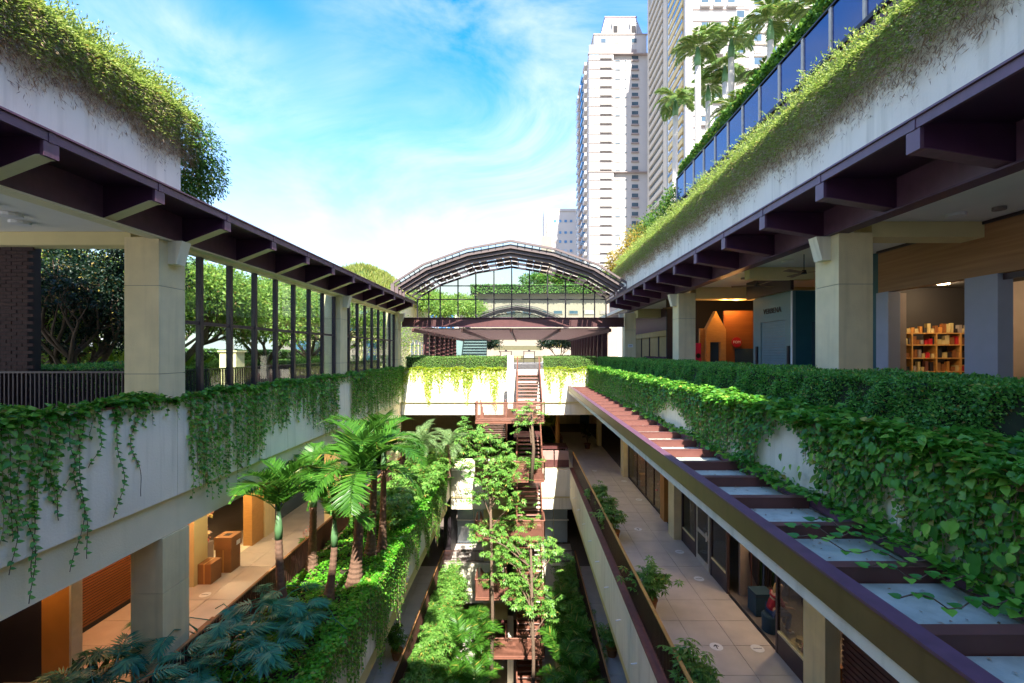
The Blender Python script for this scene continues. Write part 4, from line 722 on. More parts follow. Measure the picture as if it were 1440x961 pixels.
# trees of the left garden
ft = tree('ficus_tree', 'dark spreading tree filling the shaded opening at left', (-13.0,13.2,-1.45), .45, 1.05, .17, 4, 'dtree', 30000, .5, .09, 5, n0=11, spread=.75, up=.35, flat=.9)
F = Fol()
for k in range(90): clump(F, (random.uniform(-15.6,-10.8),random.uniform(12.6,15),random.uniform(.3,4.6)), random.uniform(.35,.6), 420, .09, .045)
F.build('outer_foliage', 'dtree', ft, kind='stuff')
for i, (lab, x, y, h, s_) in enumerate((('leafy garden tree seen through the first panes of the left glass wall',-14.0,18.5,.9,1.4),('rounded garden tree in the middle of the left glass wall',-13.2,23.5,.9,1.5),('spreading garden tree behind the last panes of the left glass wall',-14.0,30,1.0,1.8),('tall garden tree farther back on the left lawn',-21,27,1.2,2.1),('garden tree nearest the first left column',-16.8,15.8,.8,1.6),('far garden tree behind the second left column',-14.5,36.5,1.2,2.0))):
    tree('garden_tree', lab, (x,y,-1.46), h, s_, .2, 3, 'tree', 26000, 1.15*s_/1.6, .16, 30+i, group='trees of the left garden', n0=6, spread=.95, up=.02)
for i, (lab, x, y, h) in enumerate((('yellow green tree behind the left foot of the gable glass',-13,62,3.2),('bright tree left of the tan building',-9.6,68,3.4),('low tree seen under the tie beam at left',-10,52,1.6))): tree('far_tree', lab, (x,y,-1.45), h, 2.2, .2, 3, 'tree', 8000, 1.3, .3, 50+i, n0=3, group='trees beyond the atrium')
t = thing('banana_plants', 'bright yellow green leaves glowing behind the dark tree at left', 'plant', (-19,17,-1.4)); F = Fol()
for k in range(300): F.add((rng.uniform(-27,-14),rng.uniform(16,20),-1.4), unit(np.array([rng.normal(0,.5),rng.normal(0,.5),1.])), rv(1)[0], rng.uniform(1.2,2.2), .3)
F.build('leaves', 'ivyy', t, kind='stuff')
for i, (lab, x, z) in enumerate((('ball shaped tree on the tan roof, leftmost',4.2,12.6),('ball shaped tree on the tan roof, second from left',7.7,12.8),('ball shaped tree on the tan roof, third from left',12.5,12.6),('tiny ball shaped tree on the tan roof beside the hedge end',1.0,12.3))): tree('roof_tree', lab, (x+1,80,9.7), .8, 1.2, .15, 2, 'bush', 2500, 1.2, .35, 70+i, n0=3, group='round trees on the tan building')
# planting beyond the bridge one storey down
t = thing('fern_bank', 'bright green fern column right of the stairs below the bridge', 'fern', (1.5,33,-7.2)); F = Fol()
for k in range(12): clump(F, (1.5+.1*k, 33+.6*k, -4.6-.1*k), .55, 260, .16, .06, 1.2)
F.build('foliage', 'ivyy', t, kind='stuff')
tree('young_tree', 'orange brown tree trunk right of the stairs below the bridge', (2.6,33.2,-7.2), 2.6, .6, .16, 2, 'bush', 1500, .5, .12, 91, bark='orange')
t = thing('green_lawn_bed', 'patch of dark green planting behind the bridge seats', 'planting bed', (1.2,36,-7.2)); bx(-4.3,2.8,31.2,45,-7.6,-7.3).build('soil', 'soil', t); F = Fol(); carpet(F, -4.2,2.7,31.3,44,-7.2, 9000,.12); F.build('foliage', 'cover', t, kind='stuff')
#PART4
# ================================================================== OBJECTS
# bridge seats
for lab, a, b in (('left one of two pinkish padded seats on the lower bridge', 1.25,2.0), ('right one of two pinkish padded seats on the lower bridge', 2.04,2.95)):
    t = thing('outdoor_sofa', lab, 'sofa', ((a+b)/2,28.6,-7.2)); bx(a,b,28.5,29.3,-7.2,-6.75).build('base', 'maroon', t); bx(a+.02,b-.02,28.5,28.75,-6.74,-6.2).build('backrest', 'furn', t); bx(a+.02,b-.02,28.76,29.25,-6.74,-6.55).build('seat', 'furn', t)
t = thing('awning', 'dark brown flat awning behind the padded seats', 'awning', (2,30,-6)); bx(1.2,3.0,29.6,31.2,-6.3,-6.22).build('cover', 'maroon', t)
for x in (1.3,2.9): bx(x-.04,x+.04,30.8,30.88,-7.2,-6.31).build('post', 'railm', t)
# floor stickers
def sticker(label, x, y, mark, group='round white floor stickers on the right walkway', z=F1):
    t = thing('floor_sticker', label, 'floor sticker', (x,y,z), group); b = MB(); b.cyl((x,y,z+.004),.155,.003,28); b.build('disc', 'wht', t)
    if mark == 'arrow': MB().prism([(x-.012,y-.08,z+.008),(x+.012,y-.08,z+.008),(x+.012,y+.03,z+.008),(x+.055,y-.01,z+.008),(x+.07,y+.01,z+.008),(x,y+.08,z+.008),(x-.07,y+.01,z+.008),(x-.055,y-.01,z+.008),(x-.012,y+.03,z+.008)], (0,0,.002)).build('arrow', 'blk', t)
    else:
        q = -.1
        while q < .1: wd = random.uniform(.01,.022); piece('letter', 'blk', t, x+q, x+q+wd, y-.012, y+.012, z+.008, z+.010); q += wd+.006
for lab, x, y, m_ in (('white floor sticker with a black arrow, nearest the railing',4.75,11.12,'arrow'),('white floor sticker with a line of text, beside the shop doorway',5.72,11.05,'t'),('white floor sticker in front of the glass door',5.62,14.45,'t'),('white floor sticker in front of the second cream pier',5.68,16.4,'t'),('white floor sticker with a small arrow near the sunlit pots',4.72,18.5,'arrow'),('white floor sticker beside the orange shop frame',5.7,22.2,'t'),('white floor sticker in front of the third cream pier',5.7,25.4,'t'),('far white floor sticker beyond the sunlit pots',4.4,27.6,'t')): sticker(lab, x, y, m_)
sticker('pale floor sticker on the left walkway beside the flower shop', -9.4, 13.5, 't', None); sticker('pale floor sticker on the left walkway beside the lit post', -9.5, 17.6, 't', None)
# ---------------------------------------------------------------- lamps
def lamp(label, x, y, z, e, col=(1,.7,.4), r=.09, group=None):
    t = thing('ceiling_lamp', label, 'ceiling lamp', (x,y,z), group); MB().cyl((x,y,z-.03),r,.03,16).build('diffuser', 'lamp', t); MB().tube([(x,y,z-.02),(x,y,z+.02)], r*1.2, 16).build('rim', 'black', t)
    l = bpy.data.lights.new('glow', 'POINT'); l.energy = e; l.color = col; l.shadow_soft_size = .12; o = bpy.data.objects.new('glow', l); C.objects.link(o); o.parent = t; o.location = (0,0,-.15)
# ---------------------------------------------------------------- lower right shops (X = 6.13)
t = thing('shopfront', 'long glazed shopfront with clothes shop under the skylight roof', 'shopfront', (6.2,9.4,F1)); X = 6.13
bx(9.0,9.1,9.45,34,F1,-2.6).build('back_wall', 'taupe', t); bx(6.2,9,9.45,34,F1-.02,F1+.004).build('shop_floor', 'joint', t)
for y in (13.5,17.4,19.25,26.15): bx(6.45,9,y-.05,y+.05,F1,-2.6).build('partition', 'taupe', t)
for a, b, sl_ in ((9.45,10.95,.5),(13.55,14.75,.55),(16.0,17.4,.5)):
    f = bx(X-.03,X+.05,a,a+.08,F1,-2.6).box(X-.03,X+.05,b-.08,b,F1,-2.6).build('frame', 'bronze', t); bx(X-.02,X+.04,a+.08,b-.08,F1,F1+sl_).build('base_panel', 'bronze', t); bx(X,X+.012,a+.082,b-.082,F1+sl_+.003,-2.6).build('pane', 'dglass', t); bx(X-.03,X+.05,a+.08,b-.08,F1+sl_,F1+sl_+.05).build('glazing_bar', 'cream', t)
d = bx(X-.03,X+.03,14.85,14.93,F1,-4.6).box(X-.03,X+.03,15.85,15.93,F1,-4.6).box(X-.03,X+.03,14.93,15.85,F1,F1+.2).box(X-.03,X+.03,14.93,15.85,F1+1.0,F1+1.12).box(X-.03,X+.03,14.93,15.85,-4.7,-4.6).build('door', 'greybark', t); bx(X-.005,X+.005,14.932,15.848,F1+.202,F1+.998).build('pane', 'dglass', d); bx(X-.005,X+.005,14.932,15.848,F1+1.122,-4.702).build('pane', 'dglass', d); MB().tube([(X-.06,15.0,F1+.95),(X-.06,15.0,F1+1.25)], .015, 6).build('handle', 'wht', d)
for a, b in ((19.9,21.1),(21.14,22.5),(22.54,24.2),(24.24,26.1)): bx(X,X+.012,a,b,F1+.12,-2.6).build('pane', 'dglass', t); bx(X-.03,X+.04,b,b+.04,F1,-2.6).build('frame', 'bronze', t)
bx(X-.1,X+.25,19.3,19.85,F1,-2.6).build('orange_frame', 'orange', t); bx(X-.02,X+.05,19.86,26.1,F1,F1+.11).build('base_panel', 'black', t); bx(X-.02,X+.02,11.0,13.45,F1+.004,F1+.012).build('threshold', 'black', t)
bx(6.15,6.3,3.5,8.7,F1,-2.6).build('roller_shutter', 'dark', t)
for k in range(40): piece('shutter_slat', 'maroon', t, 6.12,6.149,3.6,8.7,F1+.1+k*.11,F1+.18+k*.11)
for lab, x, y, e, c in (('small lamp in the clothes shop ceiling',7.4,12.0,16,(1,.72,.45)),('small lamp behind the near shop window',7.0,10.2,12,(1,.72,.45)),('small lamp in the far orange shop window',6.9,22.0,30,(1,.65,.3)),('second small lamp in the far orange shop window',6.9,24.8,25,(1,.65,.3))): lamp(lab, x, y, -2.75, e, c)
# clothes rack, pouf, stool, person
t = thing('clothes_rack', 'rack of dark garments on wooden hangers inside the doorway', 'clothes rack', (7.0,12.9,F1))
MB().tube([(6.65,13.2,F1),(6.65,13.2,F1+1.6),(7.75,13.2,F1+1.6),(7.75,13.2,F1)], .018, 6).tube([(6.65,12.9,F1+.02),(6.65,13.4,F1+.02)], .018, 6).build('rail', 'sill', t)
for k in range(15):
    x = 6.72+k*.07; m_ = ['black','dtree','jeans','black','navy'][k%5]; MB().prism([(x,13.0,F1+1.5),(x,13.4,F1+1.5),(x,13.47,F1+1.35),(x,13.4,F1+.5+random.uniform(0,.3)),(x,12.98,F1+.5),(x,12.93,F1+1.35)], (.04,0,0)).build('garment', m_, t); MB().tube([(x+.02,13.02,F1+1.5),(x+.02,13.2,F1+1.58),(x+.02,13.38,F1+1.5)], .01, 4).build('hanger', 'owood', t)
t = thing('clothes_rack', 'second rack of long dark clothes deeper in the shop', 'clothes rack', (8.2,12.4,F1)); MB().tube([(8.0,11.5,F1),(8.0,11.5,F1+1.7),(8.0,13.0,F1+1.7),(8.0,13.0,F1)], .018, 6).build('rail', 'bronze', t)
for k in range(14): y = 11.6+k*.1; MB().prism([(7.8,y,F1+1.6),(8.2,y,F1+1.6),(8.27,y,F1+1.4),(8.2,y,F1+.4),(7.8,y,F1+.4),(7.73,y,F1+1.4)], (0,.05,0)).build('garment', ['black','jeans','navy'][k%3], t)
t = thing('pouf', 'square dark blue pouf standing at the shop doorway', 'pouf', (6.6,12.6,F1)); bx(6.35,6.85,12.35,12.8,F1+.03,F1+.62).build('cushion', 'tealf', t); bx(6.37,6.83,12.37,12.78,F1,F1+.03).build('foot', 'black', t); bx(6.345,6.855,12.345,12.805,F1+.55,F1+.565).build('piping', 'navy', t)
t = thing('stool', 'round dark blue stool under the seated person', 'stool', (6.42,11.75,F1)); MB().tube([(6.42,11.75,F1+.02),(6.42,11.75,F1+.25),(6.42,11.75,F1+.42),(6.42,11.75,F1+.45)], [.2,.21,.21,.19], 24).build('cushion', 'tealf', t, smooth=False); MB().cyl((6.42,11.75,F1),.18,.02,20).build('foot', 'black', t)
def skin(name, m, parent, joints, edges, radii, root=0, sub=2):
    me = bpy.data.meshes.new(name); me.from_pydata([tuple(Vector(j)-org(parent)) for j in joints], edges, []); me.materials.append(MATS[m]); o = link(name, me, parent, org(parent))
    md = o.modifiers.new('skin', 'SKIN'); s = me.skin_vertices[0].data if me.skin_vertices else None
    if s is None: bpy.context.view_layer.update(); s = me.skin_vertices[0].data
    for i, r in enumerate(radii): s[i].radius = r if hasattr(r, '__len__') else (r, r)
    s[root].use_root = True; sb = o.modifiers.new('sub', 'SUBSURF'); sb.levels = sub; sb.render_levels = sub; md.use_smooth_shade = True
    return o
px, py, pz = 6.42, 11.75, F1
P = thing('person', 'seated person with long blonde hair, dark red top and blue jeans, leaning forward', 'person', (px,py,pz)); V = lambda x, y, z: (px+x, py+y, pz+z)
J = [V(0,0,.53),V(.05,0,.68),V(.12,0,.85),V(.17,0,.97),V(.21,0,1.05),V(.25,0,1.13),V(.27,0,1.22), V(.12,.16,.93),V(.22,.21,.72),V(.40,.15,.66), V(.12,-.16,.93),V(.24,-.21,.72),V(.42,-.13,.66), V(.08,.1,.5),V(.44,.12,.52),V(.42,.13,.12),V(.52,.13,.05), V(.08,-.1,.5),V(.42,-.12,.52),V(.36,-.13,.12),V(.46,-.13,.05)]
E = [(0,1),(1,2),(2,3),(3,4),(4,5),(5,6),(3,7),(7,8),(8,9),(3,10),(10,11),(11,12),(0,13),(13,14),(14,15),(15,16),(0,17),(17,18),(18,19),(19,20)]
# fingers on both hands
rad = [.13,.12,.13,.09,.05,.085,.075,.06,.045,.03,.06,.045,.03,.085,.065,.045,.035,.085,.065,.045,.035]
for hand, sy in ((9,1),(12,-1)):
    h = J[hand]; pa = (h[0]+.05, h[1], h[2]-.01); J.append(pa); E.append((hand, len(J)-1)); rad.append((.03,.018)); pi = len(J)-1
    for k in range(4): J.append((pa[0]+.05, pa[1]+(k-1.5)*.02, pa[2]-.005)); J.append((pa[0]+.08-abs(k-1.4)*.007, pa[1]+(k-1.5)*.023, pa[2]-.03)); n = len(J); E += [(pi,n-2),(n-2,n-1)]; rad += [.009,.008]
    J.append((pa[0]+.01, pa[1]-sy*.04, pa[2]+.005)); J.append((pa[0]+.045, pa[1]-sy*.05, pa[2]-.01)); n = len(J); E += [(pi,n-2),(n-2,n-1)]; rad += [.011,.009]
skin('body', 'skin', P, J, E, rad)
skin('top', 'shirt', P, [J[0],J[1],J[2],J[3],J[7],J[8],J[10],J[11]], [(0,1),(1,2),(2,3),(3,4),(4,5),(3,6),(6,7)], [.145,.135,.145,.1,.075,.06,.075,.06])
skin('jeans', 'jeans', P, [J[0],J[13],J[14],J[15],J[17],J[18],J[19]], [(0,1),(1,2),(2,3),(0,4),(4,5),(5,6)], [.15,.1,.08,.055,.1,.08,.055])
skin('hair', 'hair', P, [V(.24,0,1.22),V(.18,0,1.18),V(.13,0,1.05),V(.10,0,.9)], [(0,1),(1,2),(2,3)], [.085,.09,.08,.04])
skin('face_nose', 'skin', P, [V(.34,0,1.16),V(.37,0,1.135)], [(0,1)], [.014,.016]); 
for y in (.03,-.03): MB().cyl(V(.335,y,1.17),.009,.012,8).build('eye', 'blk', P)
MB().box(*[q for q in (px+.335,px+.345,py-.022,py+.022,pz+1.095,pz+1.104)]).build('mouth', 'shirt', P)
for s_, yy in ((.13,.13),(-.13,-.13)): skin('shoe', 'wht', P, [(px+.36+(.05 if s_>0 else 0),py+yy,pz+.05),(px+.54+(.04 if s_>0 else 0),py+yy,pz+.035)], [(0,1)], [.045,.035])
# window display at near window
t = thing('window_display', 'pink and cream paper flowers and a hat in the near shop window', 'window display', (6.4,10.2,F1)); bx(6.25,6.9,9.7,10.7,F1,F1+.45).build('plinth', 'dwood', t); F = Fol(); clump(F,(6.5,10.1,F1+.62),.2,120,.12,.09); F.build('flowers', 'flower', t, kind='stuff'); MB().tube([(6.4,10.45,F1+.5),(6.4,10.45,F1+.52),(6.4,10.45,F1+.53),(6.4,10.45,F1+.64)], [.2,.2,.1,.09], 16).build('hat', 'curtain', t)
for lab, y, h in (('blossom display in the orange framed window, nearer one',20.6,.9),('blossom display in the orange framed window, farther one',24.6,1.4)):
    t = thing('flower_display', lab, 'flower display', (6.5,y,F1)); bx(6.35,6.7,y-.2,y+.2,F1,F1+h*.45).build('stand', 'owood', t); F = Fol(); clump(F,(6.5,y,F1+h+.1),.35,180,.1,.08,1.6); F.build('flowers', 'flower', t, kind='stuff')
t = thing('lift_door', 'grey green lift door at the far end of the right walkway', 'door', (6,45.9,F1)); bx(5.7,6.9,45.85,45.98,F1,F1+2.3).build('frame', 'cream', t); bx(5.85,6.75,45.8,45.845,F1,F1+2.15).build('leaf', 'teal', t); MB().tube([(6.65,45.75,F1+1.0),(6.65,45.75,F1+1.2)], .02, 6).build('handle', 'wht', t)
# ---------------------------------------------------------------- lower left shops
t = thing('shopfront', 'left walkway shopfront with lit flower display and dark shutter', 'shopfront', (-10.4,9,F1))
bx(-10.45,-9.85,9.9,10.15,F1,-3.86).build('lit_pillar', 'orange', t); bx(-9.85,-9.8,9.9,10.15,F1,-3.86).build('metal_edge', 'greybark', t); bx(-14,-10.46,9.92,10.0,F1,-3.86).build('dark_panel', 'navy', t)
bx(-11.35,-11.25,10.2,13.9,F1,-3.86).build('shutter_wall', 'dark', t)
for k in range(42): piece('shutter_slat', 'dwood', t, -11.249,-11.22,10.3,13.8,F1+.15+k*.075,F1+.19+k*.075)
bx(-10.2,-10.05,13.95,14.55,F1,-3.86).build('beige_panel', 'yellow', t); bx(-13,-12.9,14.5,17,F1,-3.86).build('display_back', 'navy', t); bx(-12.9,-10.1,14.56,17,F1,F1+.012).build('display_floor', 'white', t); bx(-14,-10.3,13.95,14.05,F1,-3.86).build('side_wall', 'yellow', t)
bx(-10.35,-10.02,16.9,17.65,F1,-3.86).build('wood_post', 'owood', t); bx(-10.35,-9.98,17.68,18.4,F1,-3.86).build('cream_post', 'cream', t); bx(-10.5,-10.4,18.4,28,F1,-3.86).build('dark_glass', 'winglass', t)
lamp('orange lamp lighting the shuttered bay at lower left', -10.7,12.2,-4.1,11,(1,.32,.08)); lamp('second orange lamp beside the lit pillar', -10.6,9.4,-4.1,6,(1,.5,.15)); lamp('warm lamp over the flower display', -11.2,15.6,-4.0,26,(1,.75,.45)); lamp('warm lamp in front of the wooden post', -9.4,17.0,-4.0,7,(1,.75,.45)); lamp('warm lamp over the left walkway', -9.0,13.2,-3.95,7,(1,.8,.55))
for lab, x, y, a, b, h in (('low brown cardboard box nearest on the left walkway',-9.85,14.35,.42,.5,.62),('tall brown cardboard box stacked behind the low one',-9.75,15.1,.5,.5,.75)):
    t = thing('cardboard_box', lab, 'box', (x,y,F1)); bx(x-a/2,x+a/2,y-b/2,y+b/2,F1,F1+h).build('carton', 'card', t); bx(x-.02,x+.02,y-b/2-.001,y+b/2+.001,F1+.01,F1+h+.002).build('tape', 'owood', t)
t = thing('cardboard_box', 'brown cardboard box with cut handle on top of the tall one', 'box', (-9.75,15.1,F1+.75)); bx(-10.03,-9.47,14.82,15.38,F1+.752,F1+1.15).build('carton', 'card', t); bx(-9.85,-9.65,15.0,15.2,F1+1.15,F1+1.153).build('hand_hole', 'dark', t); bx(-9.469,-9.467,15.1,15.3,F1+.8,F1+.95).build('shipping_label', 'wht', t)
t = thing('flower_stand', 'stand of pale and red flowers in the lit shop window', 'flower stand', (-10.9,15.1,F1)); bx(-11.2,-10.5,14.8,15.5,F1,F1+.8).build('table', 'taupe', t); F = Fol(); clump(F,(-10.9,15.1,F1+1.1),.4,300,.14,.11); clump(F,(-10.7,14.7,F1+1.0),.25,120,.12,.1); F.build('flowers', 'flower', t, kind='stuff')
t = thing('flower_wreath', 'round golden flower wreath hanging above the stand', 'wreath', (-11.3,16.2,-5.2)); F = Fol()
for k in range(18): a = k*.349; clump(F,(-11.3+.0,16.2+.45*math.cos(a),-5.3+.45*math.sin(a)),.14,26,.13,.1)
F.build('flowers', 'flower', t, kind='stuff'); MB().tube([(-11.3,16.2,-4.85),(-11.3,16.2,-3.9)], .01, 5).build('cord', 'bronze', t)
t = thing('wooden_bench', 'small brown bench by the left railing', 'bench', (-7.6,11.0,F1))
for k in range(4): piece('seat_slat', 'dwood', t, -7.9+k*.14,-7.78+k*.14,10.7,11.6,F1+.42,F1+.46)
for x in (-7.88,-7.4):
    for y in (10.75,11.5): piece('leg', 'dwood', t, x,x+.05,y,y+.05,F1,F1+.419)
# lower gallery shops
for lab, x0, x1 in (('dark shop wall along the lower left gallery',-9.0,-8.9),('dark shop wall along the lower right gallery',6.3,6.4)):
    t = thing('gallery_wall', lab, 'wall', (x0,17,F2)); bx(x0,x1,-3,45,F2,-9.7).build('wall_face', 'taupe', t)
    for k in range(7): piece('shop_window', 'winglass', t, x1 if x0 < 0 else x0-.03, x1+.03 if x0 < 0 else x0, 6+k*3.2,8.6+k*3.2,F2+.2,F2+2.6)
# ---------------------------------------------------------------- upper right shops
t = thing('grocery_shop', 'grocery shop front with walnut fascia and pale blue pillars', 'shop', (9.3,8,-1.4))
bx(9.25,9.45,3,11.82,1.53,2.6).build('wood_fascia', 'wood', t); bx(9.2,9.24,3,11.82,2.55,2.61).build('trim', 'bronze', t)
for a, b in ((8.8,9.46),(11.43,11.82),(5.0,5.7)): piece('pillar', 'greycol', t, 9.2,9.5,a,b,-1.45,1.525); piece('pillar_return', 'taupe', t, 9.502,9.9,b-.2 if a<11 else b-.1,b,-1.45,1.52)
bx(9.9,15,14.2,14.3,-1.45,2.6).build('back_wall', 'dark', t); bx(14.9,15,3,14.2,-1.45,2.6).build('side_wall', 'dark', t); bx(9.5,14.9,3,14.2,2.0,2.05).build('dark_ceiling', 'dark', t); bx(9.2,14.9,3,14.1,-1.5,-1.42).build('shop_floor', 'joint', t); bx(9.3,9.5,11.84,14.2,-1.45,2.6).build('party_wall', 'dteal', t)
bx(9.3,9.34,5.7,8.8,1.4,1.52).build('door_head', 'bronze', t)
lamp('oval lamp in the grocery ceiling, nearer one', 11.3,11.2,2.0,12,(1,.72,.4),.16); lamp('oval lamp in the grocery ceiling, farther one', 12.2,13.2,2.0,8,(1,.72,.4),.16)
sh = thing('shop_shelf', 'tall wooden shelf stacked with jars and packets in the grocery', 'shelf', (12.6,13.8,-1.45))
for z in (-1.4,-1.0,-.6,-.2,.2,.55): bx(10.9,14.6,13.6,14.0,z,z+.03).build('shelf_board', 'owood', sh)
for k in range(6): piece('upright', 'owood', sh, 10.9+k*.73,10.94+k*.73,13.58,14.02,-1.45,.56)
F = {'goods': 0}; ng = 0
for z in (-1.37,-.97,-.57,-.17,.23,.58):
    x = 10.98
    while x < 14.5 and ng < 290: w_ = random.uniform(.07,.13); hh = random.uniform(.12,.3); o = bx(x,x+w_,13.64,13.64+w_,z+.005,z+hh).build('packet', random.choice(['red','ochre','card','curtain','dwood','dwood','orange','dark','taupe','sill','black']), sh); x += w_+random.uniform(.01,.05); ng += 1
t = thing('poster', 'white poster with orange band at the right edge of the grocery', 'poster', (10.3,9.3,-.8)); bx(9.98,10.9,9.0,9.02,-1.1,.15).build('sheet', 'wht', t); bx(9.98,10.9,8.99,8.998,-.85,-.62).build('orange_band', 'orange', t)
# teal kiosk
t = thing('teal_kiosk', 'grey teal shop with closed roller shutter and VERBENA lettering', 'shop', (8.6,15.5,-1.45)); x = 8.5
bx(x,x+.1,14.3,16.72,1.05,1.92).build('sign_panel', 'teal', t); bx(x,x+.1,14.3,14.7,-1.45,1.047).build('pilaster', 'teal', t); bx(x,x+.1,16.2,16.72,-1.45,1.047).build('pilaster', 'teal', t); bx(x-.03,x,14.28,14.34,-1.45,1.93).build('corner_trim', 'wht', t)
bx(x+.1,10,14.3,14.4,-1.45,1.92).build('end_wall', 'dteal', t); bx(x+.6,9.29,14.27,14.29,-1.3,.95).build('end_window', 'winglass', t); bx(x+.05,9.9,14.41,16.7,1.93,1.96).build('top', 'teal', t)
for k in range(28): piece('shutter_slat', 'shutter', t, x+.03,x+.07+(.012 if k%2 else 0),14.7,16.2,-1.45+k*.089,-1.45+k*.089+.084)
for y in (14.48,16.42): bx(x-.05,x-.002,y-.05,y+.05,-.45,.2).build('lamp_box', 'black', t)
bx(x-.12,x-.02,14.2,17.0,1.95,2.58).build('dark_bulkhead', 'bronze', t)
def text(s, parent, loc, size, rot, m, ext=.008):
    c = bpy.data.curves.new('lettering', 'FONT'); c.body = s; c.size = size; c.extrude = ext; c.align_x = 'CENTER'; c.align_y = 'CENTER'; o = bpy.data.objects.new('lettering', c); C.objects.link(o); bpy.context.view_layer.update()
    dg = bpy.context.evaluated_depsgraph_get(); me = bpy.data.meshes.new_from_object(o.evaluated_get(dg)); bpy.data.objects.remove(o); me.materials.clear(); me.materials.append(MATS[m]); q = link('lettering', me, parent, loc); q.rotation_euler = rot; return q
text('VERBENA', t, (x-.012,15.45,1.4), .26, (R(90),0,R(-90)), 'blk')
# wooden house front with red sign
t = thing('house_front_shop', 'honey wood shop with house shaped entrance and round red FOM sign', 'shop', (8.8,19,-1.45)); y = 19.0
bx(8.55,12,y+.25,y+.35,-1.45,1.75).build('side_wall', 'dwood', t); bx(9.0,12,y+.22,y+.245,-1.1,-.1+.25).build('dark_window', 'winglass', t)
MB().prism([(7.7,y,-1.45),(7.7,y,.95),(8.1,y,1.72),(8.52,y,.95),(8.52,y,-1.45),(8.3,y,-1.45),(8.3,y,.42),(7.86,y,.42),(7.86,y,-1.45)], (0,.3,0)).build('gable', 'owood', t); bx(7.86,8.3,y+.2,y+.22,-1.45,.42).build('doorway', 'winglass', t); bx(7.5,7.69,y+.2,y+.3,-1.45,1.0).build('side_panel', 'owood', t); bx(7.0,14,y+3,y+3.1,-1.45,2.6).build('rear_wall', 'dark', t)
s = MB().tube([(9.05,y+.17,.42),(9.05,y+.2,.42)], .21, 28).build('round_sign', 'red', t); text('FOM', s, (9.05,y+.165,.42), .15, (R(90),0,0), 'wht', .003)
bx(7.15,7.48,y+.0,y+.08,-1.45,.38).build('magenta_panel', 'magenta', t); MB().tube([(7.36,y-.005,-.15),(7.36,y-.02,-.15)], .1, 16).build('panel_picture', 'blk', t); MB().tube([(7.19,y-.005,-.1),(7.19,y-.02,-.1)], .05, 12).build('panel_dot', 'wht', t)
lamp('spot lamp above the wooden gable', 8.35,18.7,2.3,12,(1,.5,.15),.05); lamp('spot lamp above the red sign', 8.85,18.8,2.2,9,(1,.5,.15),.05)
# curtained room far right
t = thing('curtained_window', 'ochre curtained windows between the second and third right columns', 'shop', (8.2,28,-1.4))
bx(8.4,8.5,23.5,34,1.3,2.6).build('beam', 'purpled', t); bx(8.3,8.45,23.5,34,.95,1.27).build('pelmet', 'curtain', t)
for k in range(5):
    a = 24+k*2; b = MB(); 
    for i in range(12): b.box(8.4,8.44+.03*(i%2),a+.15*i,a+.15*i+.148,-1.4,.95)
    b.build('curtain', 'curtain', t); bx(8.36,8.46,a-.12,a-.02,-1.4,.95).build('frame', 'black', t)
for lab, x_, y_ in (('dark mauve lounge chair by the curtains, left',7.7,27.0),('dark mauve lounge chair by the curtains, middle',7.8,25.2),('dark mauve lounge chair by the curtains, right',7.8,23.6)):
    t = thing('lounge_chair', lab, 'chair', (x_,y_,-1.4), 'lounge chairs by the curtains'); MB().tube([(x_,y_,-.98),(x_,y_,-.9)], [.33,.36], 14).build('seat', 'purpled', t); MB().prism([(x_-.3,y_+.25,-.95),(x_-.36,y_+.35,-.25),(x_+.36,y_+.35,-.25),(x_+.3,y_+.25,-.95)], (0,.09,0)).build('backrest', 'purple', t)
    for dx in (-.22,.22):
        for dy in (-.22,.22): MB().tube([(x_+dx,y_+dy,-1.42),(x_+dx*.8,y_+dy*.8,-.98)], .015, 5).build('leg', 'black', t)
# ceiling fans
for i, (lab, x_, y_) in enumerate((('ceiling fan in front of the teal kiosk',7.45,14.4),('ceiling fan beside the nearest right column',7.5,12.1),('ceiling fan beyond the second right column',7.4,21.5))):
    t = thing('ceiling_fan', lab, 'ceiling fan', (x_,y_,2.6), 'ceiling fans of the right terrace'); MB().tube([(x_,y_,2.6),(x_,y_,2.16)], .012, 6).build('rod', 'black', t); MB().tube([(x_,y_,2.18),(x_,y_,2.08)], [.05,.07], 12).build('motor', 'black', t)
    for k in range(3):
        a = k*2.094+.5+i; b = MB(); c, s = math.cos(a), math.sin(a); b.prism([(x_+c*.1-s*.05,y_+s*.1+c*.05,2.12),(x_+c*.75-s*.08,y_+s*.75+c*.08,2.13),(x_+c*.75+s*.08,y_+s*.75-c*.08,2.10),(x_+c*.1+s*.05,y_+s*.1-c*.05,2.10)], (0,0,.01)); b.build('blade', 'fan', t)
t = thing('small_notice', 'small white notice on the third right column', 'notice', (6.6,27.88,.2)); bx(6.5,6.8,27.87,27.895,.3,.48).build('plate', 'wht', t); bx(6.55,6.75,27.865,27.868,.37,.4).build('line_of_print', 'blk', t)
# dark brick pier at far left
t = thing('brick_pier', 'dark red brick wall at the far left edge', 'wall', (-10.9,9.6,-1.45)); bx(-12.6,-10.46,9.62,9.9,-1.45,2.49).build('mortar_core', 'dark', t)
r = 0; z = -1.44
while z < 2.46:
    x_ = -11.9+(.115 if r%2 else 0)
    while x_ < -10.5: piece('brick', 'brick', t, x_, x_+.215, 9.6-random.choice((0,.004,.008)), 9.63, z, z+.065); x_ += .228
    z += .078; r += 1
